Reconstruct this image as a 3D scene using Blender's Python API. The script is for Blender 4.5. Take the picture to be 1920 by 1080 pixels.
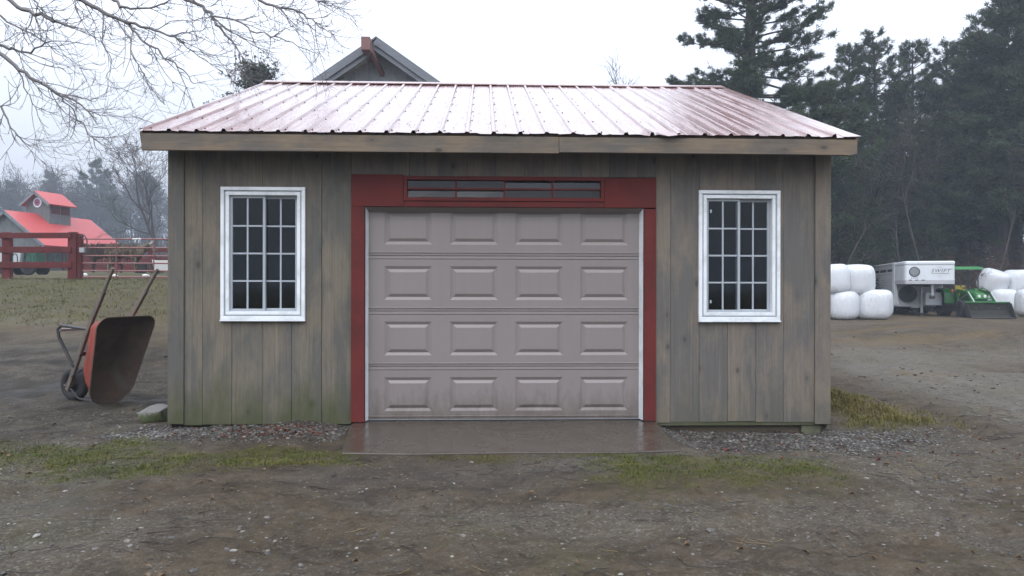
import bpy, bmesh, math, random
import numpy as np
from mathutils import Vector, Matrix, Quaternion

for _o in list(bpy.data.objects):
    bpy.data.objects.remove(_o)
scene = bpy.context.scene
col = scene.collection
R = math.radians
rng = np.random.default_rng(7)
random.seed(7)

# ------------------------------------------------------------------ camera
CAM_D, CAM_H, YAW, FPX = 7.6, 1.36, R(2.1), 1440.0      # 7.6 m in front of the garage
cam_data = bpy.data.cameras.new('camera')
cam = bpy.data.objects.new('camera', cam_data)
col.objects.link(cam)
cam.location = (0, -CAM_D, CAM_H)
cam.rotation_mode = 'QUATERNION'
_q = Quaternion((0, 0, 1), -YAW) @ Quaternion((1, 0, 0), R(90))
cam.rotation_quaternion = _q @ Quaternion((0, 0, 1), R(0.1))
cam_data.sensor_width = 36.0
cam_data.lens = 36.0 * FPX / 1920.0
cam_data.clip_end = 3000
scene.camera = cam

# ------------------------------------------------------------------ sky, sun, exposure
SUN_EL, SUN_ROT = 48.0, 205.0
world = bpy.data.worlds.new('World')
scene.world = world
world.use_nodes = True
wn, wl = world.node_tree.nodes, world.node_tree.links
wn.clear()
w_sky = wn.new('ShaderNodeTexSky')
w_sky.sky_type = 'NISHITA'
w_sky.sun_disc = False
w_sky.sun_elevation = R(SUN_EL)
w_sky.sun_rotation = R(SUN_ROT)
w_sky.dust_density = 6.0
w_sky.air_density = 2.0
w_hsv = wn.new('ShaderNodeHueSaturation')
w_hsv.inputs['Saturation'].default_value = 0.12
w_mix = wn.new('ShaderNodeMix')                       # an even cloud deck over most of it
w_mix.data_type = 'RGBA'
w_mix.inputs['Factor'].default_value = 0.8
w_mix.inputs[7].default_value = (9.1, 9.8, 11.3, 1)
w_bg = wn.new('ShaderNodeBackground')
w_bg.inputs['Strength'].default_value = 0.14
w_out = wn.new('ShaderNodeOutputWorld')
wl.new(w_sky.outputs[0], w_hsv.inputs['Color'])
wl.new(w_hsv.outputs[0], w_mix.inputs[6])
w_tc = wn.new('ShaderNodeTexCoord')                  # overcast: brightest overhead, dimmer all round the horizon
w_sep = wn.new('ShaderNodeSeparateXYZ')
w_map = wn.new('ShaderNodeMapRange')
w_map.inputs['From Min'].default_value = 0.0; w_map.inputs['From Max'].default_value = 1.0
w_map.inputs['To Min'].default_value = 0.36; w_map.inputs['To Max'].default_value = 2.35
w_mul = wn.new('ShaderNodeVectorMath'); w_mul.operation = 'SCALE'
wl.new(w_tc.outputs['Generated'], w_sep.inputs[0])
wl.new(w_sep.outputs['Z'], w_map.inputs['Value'])
wl.new(w_mix.outputs[2], w_mul.inputs[0])
wl.new(w_map.outputs[0], w_mul.inputs['Scale'])
wl.new(w_mul.outputs[0], w_bg.inputs['Color'])
wl.new(w_bg.outputs[0], w_out.inputs[0])

sun_data = bpy.data.lights.new('sun', 'SUN')
sun_data.energy = 0.5
sun_data.angle = R(60)
sun_data.color = (1.0, 0.97, 0.93)
sun = bpy.data.objects.new('sun', sun_data)
col.objects.link(sun)
_sd = Vector((math.sin(R(SUN_ROT)) * math.cos(R(SUN_EL)), math.cos(R(SUN_ROT)) * math.cos(R(SUN_EL)), math.sin(R(SUN_EL))))
sun.rotation_mode = 'QUATERNION'
sun.rotation_quaternion = _sd.to_track_quat('Z', 'Y')
sun.location = (0, 0, 40)

scene.view_settings.view_transform = 'Standard'
scene.view_settings.look = 'None'
scene.view_settings.gamma = 1.0
scene.view_settings.use_curve_mapping = False
scene.view_settings.exposure = 0.15
scene.render.engine = 'CYCLES'
cy = scene.cycles
cy.use_denoising = True
cy.max_bounces = 6
cy.diffuse_bounces = 3
cy.glossy_bounces = 3
cy.transmission_bounces = 4
cy.transparent_max_bounces = 8
cy.volume_bounces = 2
cy.caustics_reflective = False
cy.caustics_refractive = False

# ------------------------------------------------------------------ helpers
def W(px, py, Y):
    """point where the line of sight through a photo pixel meets the plane y = Y"""
    u, v = (px - 960) / FPX, (540 - py) / FPX
    s, c = math.sin(YAW), math.cos(YAW)
    dx, dy = s + u * c, c - u * s
    t = (Y + CAM_D) / dy
    return Vector((dx * t, Y, CAM_H + v * t))

def WD(px, py, d):
    u, v = (px - 960) / FPX, (540 - py) / FPX
    s, c = math.sin(YAW), math.cos(YAW)
    return Vector(((s + u * c) * d, (c - u * s) * d - CAM_D, CAM_H + v * d))

def tag(o, label=None, cat=None, group=None, kind=None):
    if label: o['label'] = label
    if cat: o['category'] = cat
    if group: o['group'] = group
    if kind: o['kind'] = kind
    return o

def empty(name, loc=(0, 0, 0), rz=0.0, parent=None):
    o = bpy.data.objects.new(name, None)
    o.location = loc
    o.rotation_euler = (0, 0, rz)
    o.empty_display_size = 0.1
    o.parent = parent
    col.objects.link(o)
    return o

def link_mesh(name, me, parent=None, loc=None, rot=None, scale=None):
    o = bpy.data.objects.new(name, me)
    col.objects.link(o)
    o.parent = parent
    if loc is not None: o.location = loc
    if rot is not None: o.rotation_euler = rot
    if scale is not None: o.scale = scale
    return o

def np_mesh(name, verts, tris, mat, smooth=False):
    """fast mesh from numpy arrays (all faces the same size)"""
    verts = np.asarray(verts, dtype=np.float32)
    tris = np.asarray(tris, dtype=np.int32)
    k = tris.shape[1]
    me = bpy.data.meshes.new(name)
    me.vertices.add(len(verts)); me.loops.add(tris.size); me.polygons.add(len(tris))
    me.vertices.foreach_set('co', verts.ravel())
    me.loops.foreach_set('vertex_index', tris.ravel())
    me.polygons.foreach_set('loop_start', np.arange(len(tris), dtype=np.int32) * k)
    me.polygons.foreach_set('loop_total', np.full(len(tris), k, dtype=np.int32))
    me.update(calc_edges=True)
    me.polygons.foreach_set('use_smooth', np.full(len(tris), bool(smooth)))
    me.materials.append(mat)
    return me

class MB:
    """collects shapes, then links them as ONE mesh object"""
    def __init__(self):
        self.v, self.f = [], []
    def add(self, vs, fs):
        n = len(self.v)
        self.v += [tuple(p) for p in vs]
        self.f += [tuple(i + n for i in q) for q in fs]
        return self
    def box(self, x0, x1, y0, y1, z0, z1):
        return self.add([(x0, y0, z0), (x1, y0, z0), (x1, y1, z0), (x0, y1, z0), (x0, y0, z1), (x1, y0, z1), (x1, y1, z1), (x0, y1, z1)],
                        [(0, 3, 2, 1), (4, 5, 6, 7), (0, 1, 5, 4), (1, 2, 6, 5), (2, 3, 7, 6), (3, 0, 4, 7)])
    def beam(self, a, b, w, h, up=(0, 0, 1)):
        a, b = Vector(a), Vector(b)
        d = (b - a).normalized()
        s = d.cross(Vector(up))
        if s.length < 1e-4: s = d.cross(Vector((1, 0, 0)))
        s.normalize(); t = s.cross(d).normalized()
        s *= w / 2; t *= h / 2
        p = [a - s - t, a + s - t, a + s + t, a - s + t, b - s - t, b + s - t, b + s + t, b - s + t]
        return self.add(p, [(0, 1, 2, 3), (7, 6, 5, 4), (0, 4, 5, 1), (1, 5, 6, 2), (2, 6, 7, 3), (3, 7, 4, 0)])
    def tube(self, pts, r, n=8, cap=True, closed=False):
        pts = [Vector(p) for p in pts]
        m = len(pts)
        rr = r if isinstance(r, (list, tuple)) else [r] * m
        vs, fs = [], []
        ref = None
        for i, p in enumerate(pts):
            if closed: d = pts[(i + 1) % m] - pts[i - 1]
            else: d = pts[min(i + 1, m - 1)] - pts[max(i - 1, 0)]
            d.normalize()
            if ref is None:
                ref = d.orthogonal().normalized()
            ref = (ref - d * ref.dot(d))
            if ref.length < 1e-5: ref = d.orthogonal()
            ref.normalize()
            b = d.cross(ref)
            for k in range(n):
                a = 2 * math.pi * k / n
                vs.append(p + (ref * math.cos(a) + b * math.sin(a)) * rr[i])
        for i in range(m if closed else m - 1):
            j = (i + 1) % m
            for k in range(n):
                k2 = (k + 1) % n
                fs.append((i * n + k, i * n + k2, j * n + k2, j * n + k))
        if cap and not closed:
            fs.append(tuple(range(n - 1, -1, -1)))
            fs.append(tuple((m - 1) * n + k for k in range(n)))
        return self.add(vs, fs)
    def lathe(self, prof, axis='Z', n=24, at=(0, 0, 0)):
        """prof: (radius, height) pairs revolved about an axis through at"""
        vs, fs = [], []
        for (r, h) in prof:
            for k in range(n):
                a = 2 * math.pi * k / n
                c, s = r * math.cos(a), r * math.sin(a)
                p = {'Z': (c, s, h), 'Y': (c, h, s), 'X': (h, c, s)}[axis]
                vs.append((p[0] + at[0], p[1] + at[1], p[2] + at[2]))
        for i in range(len(prof) - 1):
            for k in range(n):
                k2 = (k + 1) % n
                fs.append((i * n + k, i * n + k2, (i + 1) * n + k2, (i + 1) * n + k))
        if prof[0][0] > 1e-4: fs.append(tuple(range(n - 1, -1, -1)))
        if prof[-1][0] > 1e-4: fs.append(tuple((len(prof) - 1) * n + k for k in range(n)))
        return self.add(vs, fs)
    def prism(self, outline, y0, y1):
        """outline of (x, z) points extruded along y"""
        n = len(outline)
        vs = [(x, y0, z) for x, z in outline] + [(x, y1, z) for x, z in outline]
        fs = [tuple(range(n)), tuple(range(2 * n - 1, n - 1, -1))]
        for i in range(n):
            j = (i + 1) % n
            fs.append((i, i + n, j + n, j))
        return self.add(vs, fs)
    def mesh(self, name, mat, smooth=False, fix=True):
        me = bpy.data.meshes.new(name)
        me.from_pydata(self.v, [], self.f)
        if fix:
            bm = bmesh.new(); bm.from_mesh(me)
            bmesh.ops.recalc_face_normals(bm, faces=bm.faces)
            bm.to_mesh(me); bm.free()
        me.materials.append(mat)
        if smooth:
            me.polygons.foreach_set('use_smooth', [True] * len(me.polygons))
            try: me.set_sharp_from_angle(angle=R(40))
            except Exception: pass
        me.update()
        return me
    def build(self, name, mat, parent=None, smooth=False, bevel=0.0, seg=1, loc=None, rot=None):
        o = link_mesh(name, self.mesh(name, mat, smooth), parent, loc, rot)
        if bevel:
            m = o.modifiers.new('edge', 'BEVEL'); m.width = bevel; m.segments = seg; m.limit_method = 'ANGLE'; m.angle_limit = R(40)
        return o

def copy_tree(o, parent=None):
    c = o.copy()
    col.objects.link(c)
    c.parent = parent
    for ch in list(o.children):
        copy_tree(ch, c)
    return c

# numpy value noise
_NT = rng.random((256, 256)).astype(np.float64)
def vnoise(x, y):
    xi, yi = np.floor(x).astype(int), np.floor(y).astype(int)
    fx, fy = x - xi, y - yi
    fx, fy = fx * fx * (3 - 2 * fx), fy * fy * (3 - 2 * fy)
    a, b = _NT[xi % 256, yi % 256], _NT[(xi + 1) % 256, yi % 256]
    c, d = _NT[xi % 256, (yi + 1) % 256], _NT[(xi + 1) % 256, (yi + 1) % 256]
    return (a * (1 - fx) + b * fx) * (1 - fy) + (c * (1 - fx) + d * fx) * fy
def fbm(x, y, s, o=4):
    t, amp, tot = 0, 1.0, 0
    for i in range(o):
        t = t + amp * vnoise(x * s + 17.3 * i, y * s + 9.1 * i); tot += amp
        s *= 2.03; amp *= 0.5
    return t / tot
def sstep(a, b, x):
    t = np.clip((x - a) / (b - a), 0, 1)
    return t * t * (3 - 2 * t)

# ------------------------------------------------------------------ materials
class NT:
    def __init__(self, name):
        self.m = bpy.data.materials.new(name)
        self.m.use_nodes = True
        self.n, self.l = self.m.node_tree.nodes, self.m.node_tree.links
        self.b = self.n['Principled BSDF']
    def new(self, t, **kw):
        nd = self.n.new(t)
        for k, v in kw.items(): setattr(nd, k, v)
        return nd
    def put(self, sock, val):
        if isinstance(val, bpy.types.NodeSocket): self.l.new(val, sock)
        elif isinstance(val, (tuple, list)) and len(val) == 3 and sock.type == 'RGBA': sock.default_value = (*val, 1)
        else: sock.default_value = val
    def pos(self, per_object=True, scale=(1, 1, 1)):
        g = self.new('ShaderNodeNewGeometry').outputs['Position']
        if per_object:
            oi = self.new('ShaderNodeObjectInfo')
            sc = self.new('ShaderNodeVectorMath', operation='SCALE')
            sc.inputs[0].default_value = (37.0, 11.0, 23.0)
            self.l.new(oi.outputs['Random'], sc.inputs['Scale'])
            ad = self.new('ShaderNodeVectorMath', operation='ADD')
            self.l.new(g, ad.inputs[0]); self.l.new(sc.outputs[0], ad.inputs[1])
            g = ad.outputs[0]
        mp = self.new('ShaderNodeMapping')
        mp.inputs['Scale'].default_value = scale
        self.l.new(g, mp.inputs[0])
        return mp.outputs[0]
    def obj(self, scale=(1, 1, 1)):
        tc = self.new('ShaderNodeTexCoord')
        mp = self.new('ShaderNodeMapping')
        mp.inputs['Scale'].default_value = scale
        self.l.new(tc.outputs['Object'], mp.inputs[0])
        return mp.outputs[0]
    def noise(self, vec, scale, detail=4, rough=0.55, dist=0.0):
        nd = self.new('ShaderNodeTexNoise')
        self.l.new(vec, nd.inputs['Vector'])
        nd.inputs['Scale'].default_value = scale; nd.inputs['Detail'].default_value = detail
        nd.inputs['Roughness'].default_value = rough; nd.inputs['Distortion'].default_value = dist
        return nd.outputs[0]
    def voro(self, vec, scale, feature='F1', out=0):
        nd = self.new('ShaderNodeTexVoronoi', feature=feature)
        self.l.new(vec, nd.inputs['Vector']); nd.inputs['Scale'].default_value = scale
        return nd.outputs[out]
    def ramp(self, fac, stops):
        nd = self.new('ShaderNodeValToRGB')
        self.l.new(fac, nd.inputs[0])
        e = nd.color_ramp.elements
        while len(e) < len(stops): e.new(0.5)
        for k, (p, c) in enumerate(stops):
            e[k].position = p
            e[k].color = (*c, 1) if isinstance(c, (tuple, list)) else (c, c, c, 1)
        return nd.outputs[0]
    def mix(self, fac, a, b, mode='MIX'):
        nd = self.new('ShaderNodeMix', data_type='RGBA', blend_type=mode)
        self.put(nd.inputs[0], fac); self.put(nd.inputs[6], a); self.put(nd.inputs[7], b)
        return nd.outputs[2]
    def math(self, op, a, b=0.0, clamp=False):
        nd = self.new('ShaderNodeMath', operation=op, use_clamp=clamp)
        self.put(nd.inputs[0], a); self.put(nd.inputs[1], b)
        return nd.outputs[0]
    def attr(self, name):
        return self.new('ShaderNodeAttribute', attribute_name=name).outputs['Fac']
    def bump(self, h, strength=0.3, dist=0.01, prev=None):
        nd = self.new('ShaderNodeBump')
        nd.inputs['Strength'].default_value = strength; nd.inputs['Distance'].default_value = dist
        self.l.new(h, nd.inputs['Height'])
        if prev is not None: self.l.new(prev, nd.inputs['Normal'])
        return nd.outputs[0]
    def out(self, color=None, rough=None, normal=None, **kw):
        if color is not None: self.put(self.b.inputs['Base Color'], color)
        if rough is not None: self.put(self.b.inputs['Roughness'], rough)
        if normal is not None: self.l.new(normal, self.b.inputs['Normal'])
        for k, v in kw.items(): self.put(self.b.inputs[k], v)
        return self.m

def simple(name, colr, rough=0.6, var=0.25, scale=6.0, bump=0.15, metallic=0.0, dirt=None, spec=0.5):
    t = NT(name)
    p = t.pos()
    n1 = t.noise(p, scale, 5)
    n2 = t.noise(p, scale * 9, 3)
    lo = tuple(c * (1 - var) for c in colr); hi = tuple(min(1, c * (1 + var)) for c in colr)
    c = t.mix(n1, lo, hi)
    if dirt:
        c = t.mix(t.ramp(t.noise(p, scale * 0.6, 6, 0.65), [(0.45, 0.0), (0.75, 1.0)]), c, dirt)
    rr = t.math('ADD', t.math('MULTIPLY', n2, 0.2), rough - 0.1, True)
    return t.out(c, rr, t.bump(n2, bump, 0.004), Metallic=metallic, **{'Specular IOR Level': spec})

def wood(name, brown, grey, algae=0.0, grain=1.0, axis='Z', red=None):
    """weathered board: long grain, grey blotches, knots, optional green algae low down"""
    t = NT(name)
    sc = {'Z': (14, 14, 0.9), 'X': (0.9, 14, 14), 'Y': (14, 0.9, 14)}[axis]
    p = t.pos(True)
    ps = t.pos(True, sc)
    fine = t.noise(ps, 5.5, 6, 0.65, 0.4)
    wide = t.noise(t.pos(True, {'Z': (3, 3, 1.1), 'X': (1.1, 3, 3), 'Y': (3, 1.1, 3)}[axis]), 1.3, 8, 0.66, 0.3)
    oi = t.new('ShaderNodeObjectInfo').outputs['Random']
    blot = t.ramp(t.math('ADD', wide, t.math('MULTIPLY', t.math('SUBTRACT', oi, 0.5), 0.10)), [(0.40, 1.0), (0.58, 0.0)])
    c = t.mix(blot, brown, grey)
    c = t.mix(t.math('MULTIPLY', t.ramp(fine, [(0.35, 0.0), (0.65, 1.0)]), 0.4 * grain), c, tuple(x * 0.62 for x in brown))
    lines = t.ramp(t.noise(t.pos(True, {'Z': (70, 70, 1.1), 'X': (1.1, 70, 70), 'Y': (70, 1.1, 70)}[axis]), 1.0, 4, .6, .15), [(0.52, 0.0), (0.68, 1.0)])
    c = t.mix(t.math('MULTIPLY', lines, 0.42 * grain), c, tuple(x * .45 for x in brown))
    pale = t.ramp(t.noise(t.pos(True, {'Z': (26, 26, .8), 'X': (.8, 26, 26), 'Y': (26, .8, 26)}[axis]), 1.0, 5, .65), [(0.56, 0.0), (0.72, 1.0)])
    c = t.mix(t.math('MULTIPLY', pale, 0.35), c, tuple(min(1, x * 1.35) for x in brown))
    # knots: sparse stretched voronoi cells
    kv = t.voro(t.pos(True, {'Z': (1, 1, .6), 'X': (.6, 1, 1), 'Y': (1, .6, 1)}[axis]), 4.2)
    knot = t.ramp(kv, [(0.06, 1.0), (0.10, 0.0)])
    c = t.mix(t.math('MULTIPLY', knot, 0.85), c, tuple(x * 0.33 for x in brown))
    halo = t.ramp(t.math('ADD', kv, t.math('MULTIPLY', t.noise(p, 9, 3), 0.12)), [(0.12, 1.0), (0.3, 0.0)])
    c = t.mix(t.math('MULTIPLY', halo, 0.5), c, tuple(x * 0.7 for x in grey))
    speck = t.ramp(t.noise(p, 34, 3, 0.7), [(0.66, 0.0), (0.76, 1.0)])
    c = t.mix(t.math('MULTIPLY', speck, 0.35), c, tuple(x * 0.5 for x in grey))
    if algae:
        sep = t.new('ShaderNodeSeparateXYZ')
        t.l.new(t.new('ShaderNodeNewGeometry').outputs['Position'], sep.inputs[0])
        low = t.ramp(t.math('ADD', sep.outputs['Z'], t.math('MULTIPLY', t.noise(t.pos(True, (3, 3, 1.0)), 1.6, 5, 0.6), 1.0)), [(0.52, 1.0), (1.15, 0.0)])
        c = t.mix(t.math('MULTIPLY', low, algae), c, (0.062, 0.070, 0.032))
    h = t.math('ADD', fine, t.math('MULTIPLY', knot, -0.6))
    return t.out(c, 0.82, t.bump(h, 0.35, 0.006), **{'Specular IOR Level': 0.15})

M = {}
M['plank'] = wood('weathered_plank', (0.205, 0.172, 0.138), (0.125, 0.121, 0.116), 0.25)
M['plank_green'] = wood('weathered_plank_mossy', (0.185, 0.160, 0.124), (0.112, 0.110, 0.102), 0.85)
M['fascia'] = wood('fascia_board', (0.21, 0.163, 0.116), (0.12, 0.112, 0.102), 0.0, axis='X')
M['beam'] = wood('old_timber', (0.14, 0.11, 0.08), (0.09, 0.09, 0.085), 0.2, axis='X')
M['barn_board'] = wood('grey_barn_board', (0.42, 0.45, 0.48), (0.35, 0.38, 0.41))  # paled in colour to stand in for bloom and offset the overhang's shade
M['barn_trim'] = wood('grey_barn_trim', (0.20, 0.215, 0.235), (0.165, 0.18, 0.20), axis='X')
M['barn_dark'] = wood('dark_grey_barn_board', (0.15, 0.155, 0.155), (0.115, 0.125, 0.13))
M['inside'] = simple('bare_inner_wood', (0.12, 0.09, 0.065), 0.9, 0.4, 3)
M['red_trim'] = simple('barn_red_paint', (0.125, 0.022, 0.019), 0.7, 0.22, 4, 0.3, dirt=(0.075, 0.018, 0.016), spec=.2)
M['red_old'] = simple('old_red_stain', (0.105, 0.021, 0.019), 0.8, 0.35, 5, 0.4, dirt=(0.062, 0.022, 0.020), spec=.2)
M['white_trim'] = simple('white_vinyl', (0.78, 0.81, 0.83), 0.45, 0.05, 9, 0.05, dirt=(0.54, 0.57, 0.57))
M['sash'] = simple('grey_and_shaded_vinyl', (0.36, 0.39, 0.42), 0.5, 0.06, 9, 0.05)  # white vinyl with its shade put into a grey colour; also plain grey rails
M['door'] = None
M['dark'] = simple('black_parts_and_shade', (0.015, 0.015, 0.016), 0.9)  # plain black parts, and the painted shade behind the trailer vents
M['concrete_block'] = simple('mossy_concrete', (0.10, 0.10, 0.062), 0.9, 0.4, 14, 0.6, dirt=(0.055, 0.06, 0.026))

def door_mat():
    t = NT('taupe_door_paint')
    p = t.pos(False)
    g = t.noise(t.pos(False, (3, 3, 60)), 2.0, 4, 0.6)         # faint pressed wood grain
    n = t.noise(p, 1.1, 5)
    c = t.mix(n, (0.212, 0.183, 0.174), (0.245, 0.214, 0.203))
    sep = t.new('ShaderNodeSeparateXYZ'); t.l.new(p, sep.inputs[0])
    streak = t.ramp(t.noise(t.pos(False, (9, 9, 0.5)), 1.5, 5, 0.65), [(0.45, 0.0), (0.8, 1.0)])
    c = t.mix(t.math('MULTIPLY', streak, 0.2), c, (0.175, 0.157, 0.147))
    low = t.ramp(t.math('ADD', sep.outputs['Z'], t.math('MULTIPLY', t.noise(t.pos(False, (5, 5, 2)), 2.2, 6, .7), 0.75)), [(0.40, 0.75), (0.72, 0.0)])
    c = t.mix(low, c, (0.105, 0.085, 0.067))
    spk = t.ramp(t.noise(p, 55, 3, .7), [(0.66, 0.0), (0.74, .35)])
    c = t.mix(spk, c, (0.12, 0.105, 0.095))
    return t.out(c, t.math('ADD', t.math('MULTIPLY', n, 0.15), 0.36), t.bump(g, 0.12, 0.002))
M['door'] = door_mat()

def roof_mat(name, colr, dirtc, rough=0.27, wav=0.05, coat=0.8):
    t = NT(name)
    p = t.pos()
    n = t.noise(p, 1.4, 5, 0.6)
    run = t.noise(t.pos(True, (9, 0.8, 0.8)), 1.6, 5, 0.6)
    c = t.mix(n, tuple(x * .85 for x in colr), tuple(x * 1.1 for x in colr))
    dm = t.ramp(t.math('ADD', t.math('MULTIPLY', run, 0.6), t.math('MULTIPLY', t.noise(p, 22, 4, .7), 0.4)), [(0.5, 0.0), (0.68, 1.0)])
    c = t.mix(t.math('MULTIPLY', dm, 0.55), c, dirtc)
    wv = t.noise(t.pos(True, (1.2, 0.5, 0.5)), 2.4, 2)
    drop = t.noise(p, 60, 2)
    rr = t.math('ADD', rough, t.math('MULTIPLY', dm, 0.22))
    return t.out(c, rr, t.bump(drop, 0.05, 0.002, t.bump(wv, wav * 4, 0.02)), **{'Coat Weight': coat, 'Coat Roughness': 0.16})
M['roof'] = roof_mat('wet_red_metal_roof', (0.175, 0.060, 0.050), (0.12, 0.075, 0.066))
M['roof_far'] = roof_mat('bright_red_metal_roof', (0.40, 0.040, 0.036), (0.36, 0.065, 0.055), 0.55, .03, 0.1)
M['roof_grey'] = roof_mat('grey_metal_roof', (0.10, 0.11, 0.115), (0.07, 0.07, 0.07), 0.45)

def glass_mat(name='window_glass', tint=0.82):
    m = bpy.data.materials.new(name); m.use_nodes = True
    n, l = m.node_tree.nodes, m.node_tree.links
    n.clear()
    o = n.new('ShaderNodeOutputMaterial'); mx = n.new('ShaderNodeMixShader')
    tr = n.new('ShaderNodeBsdfTransparent'); gl = n.new('ShaderNodeBsdfGlossy'); fr = n.new('ShaderNodeFresnel')
    tr.inputs[0].default_value = (tint * .95, tint, tint, 1)
    gl.inputs['Roughness'].default_value = 0.03
    gl.inputs['Color'].default_value = (0.9, 0.95, 1, 1)
    fr.inputs['IOR'].default_value = 1.48
    l.new(fr.outputs[0], mx.inputs[0]); l.new(tr.outputs[0], mx.inputs[1]); l.new(gl.outputs[0], mx.inputs[2]); l.new(mx.outputs[0], o.inputs[0])
    return m
M['glass'] = glass_mat()
# ------------------------------------------------------------------ the ground
def ground_z(x, y):
    """lie of the land: flat yard, a bank rising on the left, a slight rise on the right"""
    x, y = np.asarray(x, float), np.asarray(y, float)
    d = y + CAM_D
    dl = d + 0.12 * (x + 8)
    rise = np.where(d < 24, 0.113 * np.maximum(0, d - 9.6), 0.113 * 14.4 + 0.03 * (d - 24))
    rise = rise - 0.05 * np.exp(-((d - 24) / 3.0) ** 2)
    rise = np.minimum(rise, 4.6)
    left = rise * sstep(-2.6, -6.6, x)
    right = 0.2 * sstep(4, 24, y) * sstep(-2, 6, x) + 0.10 * np.exp(-((x - 4.1) / 0.5) ** 2) * sstep(-0.6, 0.9, y) * sstep(7, 3, y)
    far = 17 * sstep(120, 330, np.hypot(x, y)) * sstep(-40, 160, y) * (0.75 + 0.5 * np.sin(x * 0.011 + 0.6))
    bank = 0.42 * sstep(8.5, 13, x) * np.exp(-((y - 11) / 4.5) ** 2)
    dip = -0.075 * sstep(1.68, 1.95, x) * sstep(4.5, 3.7, x) * sstep(-1.7, -0.7, y) * sstep(1.2, .5, y)
    return left + right + bank + far + dip

def ground_micro(x, y):
    near = sstep(60, 12, np.hypot(x, y + 3))
    h = (fbm(x, y, 0.55, 3) - 0.5) * 0.12 + (fbm(x + 31, y - 7, 2.6, 4) - 0.5) * 0.075
    h = h + (fbm(x + 3, y + 60, 7.0, 4) - 0.5) * 0.055
    # wheel ruts curving along the right of the garage
    for off, dep in ((4.7, 0.035), (6.3, 0.045), (7.6, 0.03)):
        cx = off + 0.020 * (y - 2) ** 2 * np.where(y > 2, 1, 0.15) + 0.2 * np.sin(y * 0.7)
        h = h - dep * np.exp(-((x - cx) / 0.17) ** 2) + dep * 0.5 * np.exp(-((x - cx - 0.33) / 0.15) ** 2)
    keep = 1 - np.exp(-np.maximum(0, -(y + 0.1)) * 0.9) * 0.4
    flat = sstep(0.0, 0.35, np.maximum(np.abs(x - 0.21) - 1.5, -0.75 - y - 0.6))      # level under the apron
    return h * near * np.where((y > -1.5) & (np.abs(x - .21) < 1.9), flat, 1) * 0.9

def gz(x, y):
    return float(ground_z(x, y) + ground_micro(np.array([x]), np.array([y]))[0])

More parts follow.
